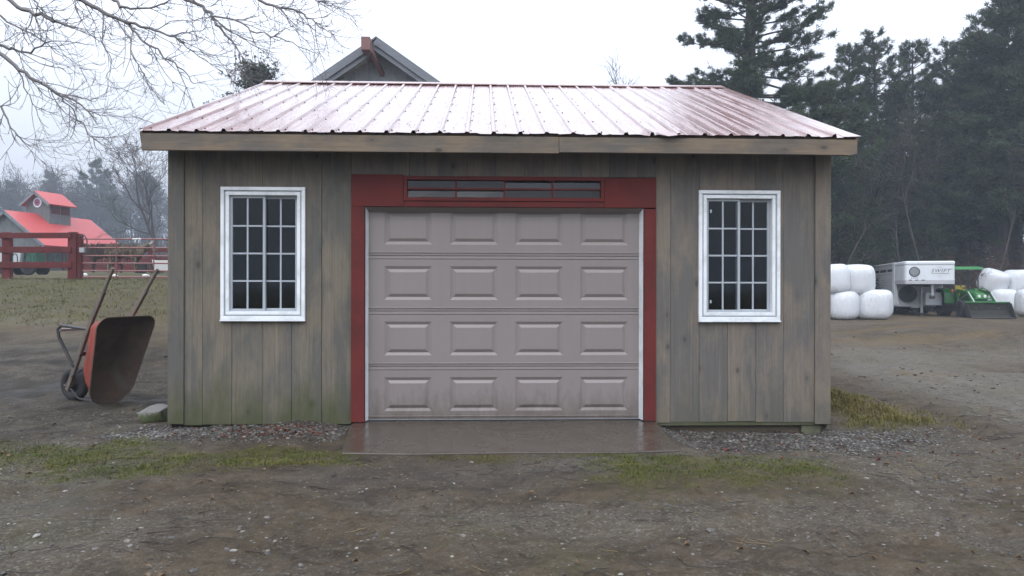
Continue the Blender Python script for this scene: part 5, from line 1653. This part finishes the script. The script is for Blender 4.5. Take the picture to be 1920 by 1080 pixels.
# ------------------------------------------------------------------ tractor with front loader
def tractor():
    f = Vector((-.17, -.985, 0)).normalized()
    p = WD(1800, 588, 33.0)
    e = empty('tractor', (p.x, p.y, gz(p.x, p.y)), math.atan2(f.y, f.x))
    tag(e, 'green compact tractor with canopy and front loader bucket resting on the ground', 'tractor')
    # local: x forward, y left; rear axle at x = 0
    for s in (1, -1):
        wheel_parts(e, 'rear_wheel', (0, s * .66, .56), .56, .36, M['yellow'], True)
        wheel_parts(e, 'front_wheel', (1.55, s * .58, .34), .34, .24, M['yellow'], True)
        fe = [(-.60, .95), (-.45, 1.12), (-.1, 1.2), (.25, 1.18), (.55, 1.0), (.62, .55), (.55, .55), (.48, .95), (.2, 1.10), (-.1, 1.13), (-.4, 1.05), (-.54, .92)]
        m = MB(); m.prism(fe, s * .66 - .2, s * .66 + .2); m.build('fender', M['green'], e, bevel=.015)
    hood = []
    prof = [(.58, .80, .27), (.62, 1.10, .27), (1.0, 1.14, .27), (1.6, 1.06, .25), (1.95, .98, .22), (2.02, .82, .20)]
    vs = []
    for (x, zt, w) in prof:
        vs += [(x, -w, .52), (x, -w, zt - .10), (x, -w * .6, zt), (x, w * .6, zt), (x, w, zt - .10), (x, w, .52)]
    fs = []
    for j in range(len(prof) - 1):
        for i in range(6):
            fs.append((j * 6 + i, j * 6 + (i + 1) % 6, j * 6 + 6 + (i + 1) % 6, j * 6 + 6 + i))
    fs += [tuple(range(5, -1, -1)), tuple((len(prof) - 1) * 6 + i for i in range(6))]
    MB().add(vs, fs).build('hood', M['green'], e, smooth=True, bevel=.03, seg=2)
    MB().box(2.0, 2.05, -.17, .17, .50, .80).build('grille', M['dark'], e)
    for s in (1, -1): MB().lathe([(.001, .02), (.05, .015), (.06, 0)], 'X', 14, (2.02, s * .11, .86)).build('headlight', M['lamp'], e)
    MB().box(-.3, 1.95, -.16, .16, .32, .56).build('chassis', M['steel_black'], e, bevel=.02)
    MB().box(-.35, .5, -.35, .35, .56, .72).build('platform', M['steel_black'], e)
    MB().box(.02, .42, -.22, .22, .86, .96).build('seat', M['yellow'], e, bevel=.04, seg=2)
    MB().box(-.08, .06, -.23, .23, .93, 1.32).build('seat_back', M['yellow'], e, bevel=.05, seg=2)
    MB().beam((.62, 0, 1.0), (.50, 0, 1.28), .05, .05).build('steering_column', M['steel_black'], e)
    st = [(.50 + .09 * math.sin(a) * .9, .19 * math.cos(a), 1.30 + .19 * math.sin(a) * .45) for a in [k * 2 * math.pi / 16 for k in range(16)]]
    MB().tube(st, .014, 6, closed=True).build('steering_wheel', M['steel_black'], e)
    for s in (1, -1):
        MB().beam((-.42, s * .50, .95), (-.36, s * .50, 1.98), .09, .08).build('canopy_post', M['steel_black'], e)
        MB().beam((.66, s * .46, .80), (.50, s * .48, 1.98), .05, .04).build('canopy_post', M['steel_black'], e)
        MB().box(-.47, -.43, s * .56 - .05, s * .56 + .05, 1.2, 1.3).build('tail_lamp', M['orange'], e)
        MB().beam((.62, s * .52, 1.1), (.62, s * .60, 1.1), .05, .10).build('signal_lamp', M['orange'], e)
    can = MB()
    c0 = [(-.62, .64), (.74, .64), (.86, .52), (.86, -.52), (.74, -.64), (-.62, -.64), (-.72, -.54), (-.72, .54)]
    n = len(c0)
    can.add([(x, y, 1.98) for x, y in c0] + [(x * .97, y * .96, 2.06) for x, y in c0] + [(x * .78, y * .75, 2.11) for x, y in c0],
            [tuple(range(n - 1, -1, -1)), tuple(range(2 * n, 3 * n))] + [(j * n + i, j * n + (i + 1) % n, j * n + n + (i + 1) % n, j * n + n + i) for j in (0, 1) for i in range(n)])
    can.build('canopy', M['green_light'], e, smooth=True)
    # loader
    for s in (1, -1):
        MB().beam((.80, s * .42, .50), (.76, s * .42, 1.12), .09, .12).build('loader_post', M['green'], e)
        m = MB(); m.beam((.76, s * .42, 1.10), (1.75, s * .42, 1.00), .07, .13); m.beam((1.72, s * .42, 1.02), (2.45, s * .42, .34), .07, .12)
        m.build('loader_arm', M['green'], e, bevel=.01)
        MB().tube([(.86, s * .42, .66), (1.62, s * .42, .94)], .032, 8).build('hydraulic_cylinder', M['galv'], e)
        MB().tube([(1.78, s * .42, 1.04), (2.40, s * .42, .58)], .026, 8).build('hydraulic_cylinder', M['galv'], e)
        MB().tube([(.9, s * .36, 1.1), (1.3, s * .34, 1.22), (1.9, s * .38, 1.02)], .014, 6).build('hose', M['rubber'], e)
    MB().beam((2.12, -.42, .64), (2.12, .42, .64), .09, .09).build('loader_cross_tube', M['green'], e)
    MB().beam((2.07, -.36, .78), (2.07, .36, .78), .03, .05).build('guard_bar', M['green_light'], e)
    bk = [(2.42, .62), (2.40, .30), (2.46, .10), (2.62, .03), (3.05, .015), (3.05, .03), (2.66, .06), (2.52, .14), (2.46, .32), (2.48, .62)]
    m = MB(); m.prism(bk, -.80, .80); m.build('bucket', M['mud_steel'], e)
    MB().box(2.40, 2.52, -.815, .815, .60, .66).build('bucket_edge', M['green'], e, bevel=.01)
    for s in (1, -1):
        m = MB(); m.prism([(2.43, .62), (2.41, .30), (2.47, .10), (2.62, .02), (3.02, .02), (2.62, .60)], s * .81 - .012, s * .81 + .012); m.build('bucket_side', M['mud_steel'], e)
tractor()

# ------------------------------------------------------------------ tall grey barn behind the garage
def tall_barn():
    Yb = 18.0
    ap_ = W(704, 68, Yb)
    e = empty('tall_barn', (ap_.x, Yb, 0))
    tag(e, 'tall grey boarded barn gable rising behind the garage ridge, beam jutting from its peak', 'barn')
    k, hwid, oz = .70, 4.6, ap_.z
    wall_z = oz - .32
    zf = -.3
    wall = MB(); wall.prism([(-hwid, zf), (hwid, zf), (hwid, wall_z - k * hwid), (0, wall_z), (-hwid, wall_z - k * hwid)], .90, .95)
    wo = wall.build('gable_wall', M['inside'], e)
    for i in range(30):
        x = -hwid + i * (2 * hwid / 30)
        x2 = x + 2 * hwid / 30 - .006
        zt = lambda q: wall_z - k * abs(q) - .01
        pts = [(x, zf), (x2, zf), (x2, zt(x2)), (x, zt(x))]
        m = MB(); m.prism(pts, .868 + .006 * (i % 2), .899); m.build('plank', M['barn_board'], wo)
    for s in (1, -1):
        MB().box(s * hwid - .03, s * hwid + .03, .95, 11, zf, wall_z - k * hwid).build('side_wall', M['barn_board'], e)
        # roof slab and doubled rake boards
        n_ = Vector((-s * -k, 0, 1)).normalized()
        a = Vector((0, 0, oz)); b = Vector((s * (hwid + .7), 0, oz - k * (hwid + .7)))
        up = Vector((s * k, 0, 1)).normalized()
        vs = []
        for y in (0.0, 11.5):
            for q in (a, b):
                for h in (-.05, 0.0): vs.append(q + up * h + Vector((0, y, 0)))
        MB().add(vs, [(0, 1, 3, 2), (4, 6, 7, 5), (0, 4, 5, 1), (2, 3, 7, 6), (1, 5, 7, 3), (0, 2, 6, 4)]).build('roof', M['roof_grey'], e)
        st = a + Vector((s * (.06 if s > 0 else .33), 0, -k * (.06 if s > 0 else .33)))
        MB().beam(st - up * .16 + Vector((0, -.02, 0)), b - up * .16 + Vector((0, -.02, 0)), .04, .20, up).build('rake_board', M['barn_trim'], e)
        MB().beam(st - up * .33 + Vector((0, .05, 0)), b - up * .33 + Vector((0, .05, 0)), .04, .16, up).build('rake_board', M['barn_trim'], e)
        MB().beam(a - up * .11 + Vector((s * .05, .48, 0)), b - up * .11 + Vector((0, .48, 0)), .8, .03, up).build('soffit', M['barn_trim'], e)
    MB().box(-hwid, hwid, 10.95, 11.0, zf, wall_z - k * hwid).build('back_wall', M['barn_board'], e)
    MB().box(-.40, -.12, -.55, 1.0, oz - .62, oz - .20).build('ridge_beam', simple('red_stained_beam', (.20, .10, .09), .8), e)
    MB().beam((-.20, -.30, oz - .42), (.12, .86, oz - 1.05), .12, .16).build('beam_brace', simple('red_stained_brace', (.21, .11, .10), .8), e)
tall_barn()

# ------------------------------------------------------------------ small red-roofed barn with cupola
def red_barn():
    """local: x along the ridge, y to the far side; the near left gable faces the yard"""
    p = WD(7, 540, 50)
    g = gz(p.x, p.y)
    ang = R(75)
    e = empty('small_barn', (p.x, p.y, g), ang)
    tag(e, 'small grey barn with bright red metal roof and a cupola bearing a round star sign', 'barn')
    zr = CAM_H + (540 - 395) / FPX * 50 - g
    L, run = 7.4, 3.2
    ze = CAM_H + (540 - 459) / FPX * 48 - g
    k = (zr - ze) / run
    x0 = 0.0
    x1 = x0 + L
    MB().prism([(-run + .35, 0), (run - .35, 0), (run - .35, ze + .2), (0, zr - .15), (-run + .35, ze + .2)], 0, .1)
    for xx in (x0 + .3, x1 - .3):
        m = MB(); m.prism([(-run + .35, -.3), (run - .35, -.3), (run - .35, ze + .10), (0, zr - .16), (-run + .35, ze + .10)], -.05, .05)
        o = m.build('gable_wall', M['barn_dark'], e); o.rotation_euler = (0, 0, R(90)); o.location = (xx, 0, 0)
    MB().box(x0 + .3, x1 - .3, run - .45, run - .35, -.3, ze + .1).build('back_wall', M['barn_dark'], e)
    MB().box(x0 + .3, x1 - .3, -run + 1.2, -run + 1.3, -.3, ze + .5).build('front_wall', M['barn_dark'], e)
    for s in (-1, 1):
        vs = []
        up = Vector((0, s * k, 1)).normalized()
        for x in (x0, x1):
            for q in (Vector((x, 0, zr)), Vector((x, s * run, ze))):
                for h in (-.10, 0): vs.append(q + up * h)
        MB().add(vs, [(0, 1, 3, 2), (4, 6, 7, 5), (0, 4, 5, 1), (2, 3, 7, 6), (1, 5, 7, 3), (0, 2, 6, 4)]).build('roof', M['roof_far'], e)
        for x in (x0 - .02, x1 + .02):
            MB().beam(Vector((x, 0, zr)) - up * .10, Vector((x, s * run, ze)) - up * .10, .04, .20, up).build('rake_board', M['barn_trim'], e)
    for x in (x0 + .35, x0 + 1.9, x0 + 3.6, x0 + 5.3, x1 - .35):
        MB().box(x - .07, x + .07, -run + .28, -run + .42, -.3, ze - .02).build('post', M['red_old'], e)
    MB().box(x0 + .2, x1 - .2, -run + .25, -run + .45, ze - .16, ze - .02).build('eave_beam', M['barn_dark'], e)
    # cupola
    cx, cw, cl = x0 + 3.6, .95, .92
    cz0, cz1 = zr - .75, zr + .78
    m = MB(); m.box(cx - cl, cx + cl, -cw, cw, cz0, cz1)
    cup = m.build('cupola', M['barn_dark'], e)
    m = MB(); m.prism([(-cw, cz1), (cw, cz1), (0, cz1 + cw * k * 1.05)], -.02, .02)
    o = m.build('cupola_gable', M['barn_dark'], cup); o.rotation_euler = (0, 0, R(90)); o.location = (cx - cl + .03, 0, 0)
    for s in (-1, 1):
        up = Vector((0, s * k, 1)).normalized()
        vs = []
        for x in (cx - cl - .30, cx + cl + .25):
            for q in (Vector((x, 0, cz1 + cw * k * 1.05 + .06)), Vector((x, s * (cw + .32), cz1 - .30 * k + .06))):
                for h in (-.10, 0): vs.append(q + up * h)
        MB().add(vs, [(0, 1, 3, 2), (4, 6, 7, 5), (0, 4, 5, 1), (2, 3, 7, 6), (1, 5, 7, 3), (0, 2, 6, 4)]).build('cupola_roof', M['roof_far'], cup)
        MB().beam(Vector((cx - cl - .32, 0, cz1 + cw * k * 1.05 + .06)) - up * .1, Vector((cx - cl - .32, s * (cw + .32), cz1 - .30 * k + .06)) - up * .1, .04, .18, up).build('cupola_rake', M['barn_trim'], cup)
    for a_, b_ in ((cx - cl + .12, cx - .05), (cx + .05, cx + cl - .12)):
        MB().box(a_, b_, -cw - .02, -cw + .01, cz0 + .75, cz1 - .08).build('louvre_panel', M['red_old'], cup)
        for q in range(5):
            z = cz0 + .80 + q * .125
            MB().box(a_, b_, -cw - .04, -cw - .018, z, z + .06).build('louvre', M['red_old'], cup)
    # round star sign
    sx = cx - cl - .035
    sg = MB().lathe([(.001, -.02), (.33, -.02), (.34, 0.0), (.34, .02)], 'X', 32, (sx, 0, cz1 - .02)).build('round_sign', simple('sign_white', (.70, .71, .76), .5), cup)
    star = MB()
    for q in range(8):
        a = q * math.pi / 4
        tip = (sx - .026, .25 * math.cos(a), cz1 - .02 + .25 * math.sin(a))
        l_ = (sx - .026, .12 * math.cos(a + .39), cz1 - .02 + .12 * math.sin(a + .39)); r_ = (sx - .026, .12 * math.cos(a - .39), cz1 - .02 + .12 * math.sin(a - .39))
        star.add([(sx - .026, 0, cz1 - .02), r_, tip, l_], [(0, 1, 2, 3)])
    star.build('sign_star', simple('sign_red', (.32, .06, .05), .6), sg)
    MB().lathe([(.17, 0), (.25, 0)], 'X', 28, (sx - .0235, 0, cz1 - .02)).build('sign_ring', simple('sign_blue', (.16, .18, .42), .6), sg)
    MB().lathe([(.001, 0), (.06, 0)], 'X', 14, (sx - .030, 0, cz1 - .02)).build('sign_centre', M['dark'], sg)
red_barn()

# ------------------------------------------------------------------ red rail fence and tube gate
def fence():
    d = 24.3
    P = [WD(-118, 540, d), WD(14, 540, d), WD(137, 540, d - .1)]
    e = empty('rail_fence', (P[2].x, P[2].y, 0))
    tag(e, 'red three-board rail fence with small metal hoops, ending at the gate post', 'fence')
    o = Vector((P[2].x, P[2].y, 0))
    def zt(py): return CAM_H + (540 - py) / FPX * d
    for p in P:
        q = p - o
        g = gz(p.x, p.y)
        MB().box(q.x - .13, q.x + .13, q.y - .09, q.y + .09, g - .3, zt(437)).build('post', M['red_old'], e, bevel=.012)
    for (ya, yb) in ((438.5, 449), (464.5, 476), (493, 504.5)):
        for a, b in ((P[0], P[1]), (P[1], P[2])):
            a_, b_ = a - o, b - o
            zc = (zt(ya) + zt(yb)) / 2
            MB().beam((a_.x, a_.y - .115, zc), (b_.x, b_.y - .115, zc), .045, zt(ya) - zt(yb)).build('rail', M['red_old'], e, bevel=.006)
    for px in (28, 52, 68, 90, 110, 127):
        q = WD(px, 540, d) - o
        z = zt(493); r = .075
        pts = [(q.x - r, q.y, z - .02), (q.x - r, q.y, z + .13)] + [(q.x - r * math.cos(a), q.y, z + .15 + .11 * math.sin(a)) for a in [R(t) for t in (20, 55, 90, 125, 160)]] + [(q.x + r, q.y, z + .13), (q.x + r, q.y, z - .02)]
        MB().tube(pts, .017, 5).build('hoop', M['machine_green'], e)
    gp = WD(143, 540, d)
    post = empty('gate_post', (gp.x + .10, gp.y - .02, gz(gp.x, gp.y)))
    tag(post, 'red timber gate post with steel hinge loop at the end of the rail fence', 'post')
    MB().box(-.09, .09, -.1, .1, -.3, zt(440) - post.location.z).build('timber', M['red_old'], post, bevel=.012)
    hz = zt(446) - post.location.z
    MB().tube([(.05, -.1, hz + .02), (.22, -.12, hz + .05), (.30, -.12, hz - .08), (.30, -.12, hz - .5)], .022, 6).build('hinge_loop', M['steel_black'], post)
    MB().box(.08, .22, -.16, -.06, zt(475) - post.location.z, zt(466) - post.location.z).build('latch', M['galv'], post)
    # tube gate
    x0, x1 = WD(149, 540, d).x + .12, WD(440, 540, d).x
    ge = empty('tube_gate', ((x0 + x1) / 2, gp.y - .05, gz(x0, gp.y)))
    tag(ge, 'long red tube gate of six bars, pale tape on its top bar', 'gate')
    bx = x1 - x0
    zz = [zt(y) - ge.location.z for y in (449.5, 466, 481, 495, 509, 521)]
    yb = 0.0
    for i, z in enumerate(zz):
        MB().tube([(-bx / 2, yb, z), (bx / 2, yb, z)], .023, 8).build('bar', M['red_gate'], ge, smooth=True)
    for px in (152, 219, 288, 357, 430):
        x = WD(px, 540, d).x - (x0 + x1) / 2
        MB().beam((x, -.03, zz[-1] - .03), (x, -.03, zz[0] + .02), .05, .02).build('upright', M['red_gate'], ge)
    for a, b in ((248, 258), (259, 264)):
        xa, xb = WD(a, 540, d).x - (x0 + x1) / 2, WD(b, 540, d).x - (x0 + x1) / 2
        MB().tube([(xa, yb, zz[0]), (xb, yb, zz[0])], .028, 8).build('tape', M['dull_white'], ge)
    # the same red boards run on behind the pen
    d2 = 41.0
    Q = [WD(px, 540, d2) for px in (150, 216, 282, 348, 414)]
    e2 = empty('board_fence', (Q[0].x, Q[0].y, 0))
    tag(e2, 'low red board fence across the back of the cattle pen', 'fence')
    o2 = Vector((Q[0].x, Q[0].y, 0))
    def z2(py): return CAM_H + (540 - py) / FPX * d2
    for q in Q:
        g = gz(q.x, q.y); w = q - o2
        MB().box(w.x - .09, w.x + .09, w.y - .08, w.y + .08, g - .2, z2(464)).build('post', M['red_old'], e2)
    for (ya, yb_) in ((466, 474), (484, 493), (497, 508)):
        for a, b in zip(Q[:-1], Q[1:]):
            a_, b_ = a - o2, b - o2
            zc = (z2(ya) + z2(yb_)) / 2
            MB().beam((a_.x + .005, a_.y - .1, zc), (b_.x - .005, b_.y - .1, zc), .04, z2(ya) - z2(yb_)).build('board', M['red_old'], e2)
M['red_gate'] = simple('faded_red_tube', (0.20, 0.055, 0.052), 0.5, 0.2, 8, 0.1, dirt=(0.20, 0.12, 0.11))
fence()

# ------------------------------------------------------------------ cattle
def hair_coat(name, lo, hi):
    t = NT(name)
    n = t.noise(t.obj((3, 3, 1.2)), 4, 5, .65)
    h = t.noise(t.obj((14, 14, 3)), 5, 4, .7)
    return t.out(t.mix(t.ramp(n, [(0.38, 0.0), (0.62, 1.0)]), lo, hi), .95, t.bump(h, 1.0, .05), **{'Specular IOR Level': .15})
def cow(loc, rz, coat, label, s=1.0, graze=False):
    e = empty('cow', loc, rz)
    e.scale = (s, s, s)
    tag(e, label, 'cow')
    hd = (1.02, .66) if graze else (1.10, 1.16)
    J = {'pel': (-.55, 0, .98, .25, .27), 'loin': (-.25, 0, .98, .26, .29), 'mid': (.05, 0, .95, .28, .31), 'sho': (.38, 0, .98, .24, .30), 'nk': (.66, 0, 1.04 if not graze else .92, .16, .21),
         'poll': (.90, 0, hd[1] + .08, .13, .15), 'face': (hd[0], 0, hd[1] - .06, .10, .11), 'muz': (hd[0] + .13, 0, hd[1] - .20, .08, .085)}
    E = [('pel', 'loin'), ('loin', 'mid'), ('mid', 'sho'), ('sho', 'nk'), ('nk', 'poll'), ('poll', 'face'), ('face', 'muz')]
    for s_, y in (('l', .17), ('r', -.17)):
        J['hip' + s_] = (-.60, y, .80, .15, .17); J['stf' + s_] = (-.47, y * 1.05, .60, .10, .12); J['hok' + s_] = (-.66, y, .36, .058, .062); J['hfe' + s_] = (-.62, y, .05, .05, .055)
        J['elb' + s_] = (.40, y, .66, .11, .12); J['kne' + s_] = (.43, y, .35, .06, .062); J['ffe' + s_] = (.42, y, .05, .05, .055)
        E += [('pel', 'hip' + s_), ('hip' + s_, 'stf' + s_), ('stf' + s_, 'hok' + s_), ('hok' + s_, 'hfe' + s_), ('sho', 'elb' + s_), ('elb' + s_, 'kne' + s_), ('kne' + s_, 'ffe' + s_)]
    names = list(J)
    me = bpy.data.meshes.new('body')
    me.from_pydata([J[n][:3] for n in names], [(names.index(a), names.index(b)) for a, b in E], [])
    o = link_mesh('body', me, e)
    me.materials.append(coat)
    sk = o.modifiers.new('skin', 'SKIN')
    sk.use_smooth_shade = True
    for i, n in enumerate(names):
        v = me.skin_vertices[0].data[i]; v.radius = J[n][3:5]; v.use_root = (n == 'pel')
    sb = o.modifiers.new('sub', 'SUBSURF'); sb.levels = 2; sb.render_levels = 2
    for y in (1, -1):
        MB().tube([(.92, y * .10, hd[1] + .16), (.95, y * .26, hd[1] + .20), (1.0, y * .36, hd[1] + .32)], [.03, .024, .006], 6).build('horn', M['horn'], e, smooth=True)
        MB().tube([(.90, y * .11, hd[1] + .10), (.88, y * .20, hd[1] + .08), (.86, y * .27, hd[1] + .03)], [.03, .05, .012], 6).build('ear', coat, e, smooth=True)
    MB().tube([(-.78, 0, 1.02), (-.86, 0, .85), (-.87, 0, .5), (-.87, 0, .38)], [.035, .028, .03, .012], 6).build('tail', coat, e, smooth=True)
    # shaggy hanging hair
    rs = np.random.default_rng(int(abs(loc[0]) * 10))
    c = []
    for _ in range(900):
        t = rs.random(); a = rs.uniform(-.3, math.pi + .3)
        x = -.75 + 1.25 * t
        c.append((x, math.cos(a) * .29, .97 + math.sin(a) * .29))
    c = np.array(c)
    v, f = needles(c, np.tile([[0, 0, -1.0]], (len(c), 1)), 1, .16, .035, rs, .22)
    link_mesh('coat', np_mesh('coat', v, f, coat), e)
c1 = hair_coat('tan_shaggy_coat', (0.060, 0.042, 0.030), (0.24, 0.19, 0.125))
c2 = hair_coat('dark_shaggy_coat', (0.030, 0.022, 0.018), (0.085, 0.058, 0.040))
_p = WD(236, 540, 33.0); cow((_p.x, _p.y, gz(_p.x, _p.y)), R(8), c1, 'shaggy tan and brown horned cow standing broadside behind the gate', 1.0)
_p = WD(196, 540, 34.5); cow((_p.x, _p.y, gz(_p.x, _p.y)), R(200), c2, 'shaggy dark brown cow standing behind the gate, next to the tan cow', 1.05)

# ------------------------------------------------------------------ pen clutter
def tub(px, d, r, h, mat, label, cat='tub'):
    p = WD(px, 540, d)
    m = MB().lathe([(r * .8, 0), (r, h), (r * 1.06, h), (r * 1.06, h - .03), (r * .95, h - .03), (r * .78, .04), (.001, .04)], 'Z', 20)
    o = m.build('feed_tub', mat, None, smooth=True, loc=(p.x, p.y, gz(p.x, p.y) - .01)); tag(o, label, cat)
tub(265, 38.6, .30, .45, M['tub'], 'round black feed tub in front of the low board fence')
tub(294, 37.5, .36, .50, M['tub'], 'wide black feed tub beside the white trough')
_p = WD(312, 540, 36.0)
_t = empty('water_trough', (_p.x, _p.y, gz(_p.x, _p.y)))
tag(_t, 'white water trough standing in the pen next to the garage corner', 'trough')
m = MB(); pr = [(-.55, .62), (-.45, .12), (.45, .12), (.55, .62), (.50, .62), (.41, .17), (-.41, .17), (-.50, .62)]
m.prism(pr, -.3, .3); m.prism([(-.5, .6), (-.43, .13), (.43, .13), (.5, .6)], -.32, -.29); m.prism([(-.5, .6), (-.43, .13), (.43, .13), (.5, .6)], .29, .32)
m.build('basin', M['dull_white'], _t, bevel=.01)
for x in (-.35, .35): MB().box(x - .05, x + .05, -.25, .25, 0, .125).build('foot', M['dull_white'], _t)
for px, d, s, lab in ((156, 29.5, .13, 'pale lump of stone on the mud beside the gate post'), (273, 29.0, .10, 'small pale stone on the mud under the gate bars'), (215, 29.5, .09, 'small pale stone on the mud in front of the tan cow')):
    p = WD(px, 540, d)
    bm = bmesh.new(); bmesh.ops.create_icosphere(bm, subdivisions=2, radius=1)
    for v in bm.verts: v.co *= 1 + .18 * math.sin(v.co.x * 5 + px) * math.cos(v.co.y * 4)
    me = bpy.data.meshes.new('stone'); bm.to_mesh(me); bm.free(); me.materials.append(M['dull_white'])
    o = link_mesh('stone', me, None, (p.x, p.y, gz(p.x, p.y) + s * .3), None, (s * 1.4, s, s * .6)); tag(o, lab, 'stone')
# a dark green farm machine with a grey hopper behind the rail fence
def machine():
    p = WD(46, 540, 31.0)
    e = empty('manure_spreader', (p.x, p.y, gz(p.x, p.y)), R(4))
    tag(e, 'dark green farm wagon with grey box parked behind the red rail fence', 'wagon')
    m = MB(); m.prism([(-.75, .42), (.05, .42), (.12, 1.0), (-.82, 1.0)], -.5, .5); m.build('box', M['trailer_grey'], e, bevel=.015)
    MB().box(-.84, .14, -.53, .53, .96, 1.06).build('box_rim', M['galv'], e)
    MB().box(-.9, .8, -.35, .35, .34, .42).build('chassis', M['machine_green'], e)
    MB().box(.18, .62, -.34, .34, .42, 1.06).build('engine_housing', M['machine_green'], e, bevel=.04, seg=2)
    MB().beam((.58, 0, 1.02), (.62, 0, 1.22), .05, .05).build('exhaust', M['steel_black'], e)
    for x in (-.45, .42):
        for s in (1, -1): wheel_parts(e, 'wheel', (x, s * .55, .28), .28, .16, M['machine_green'])
machine()
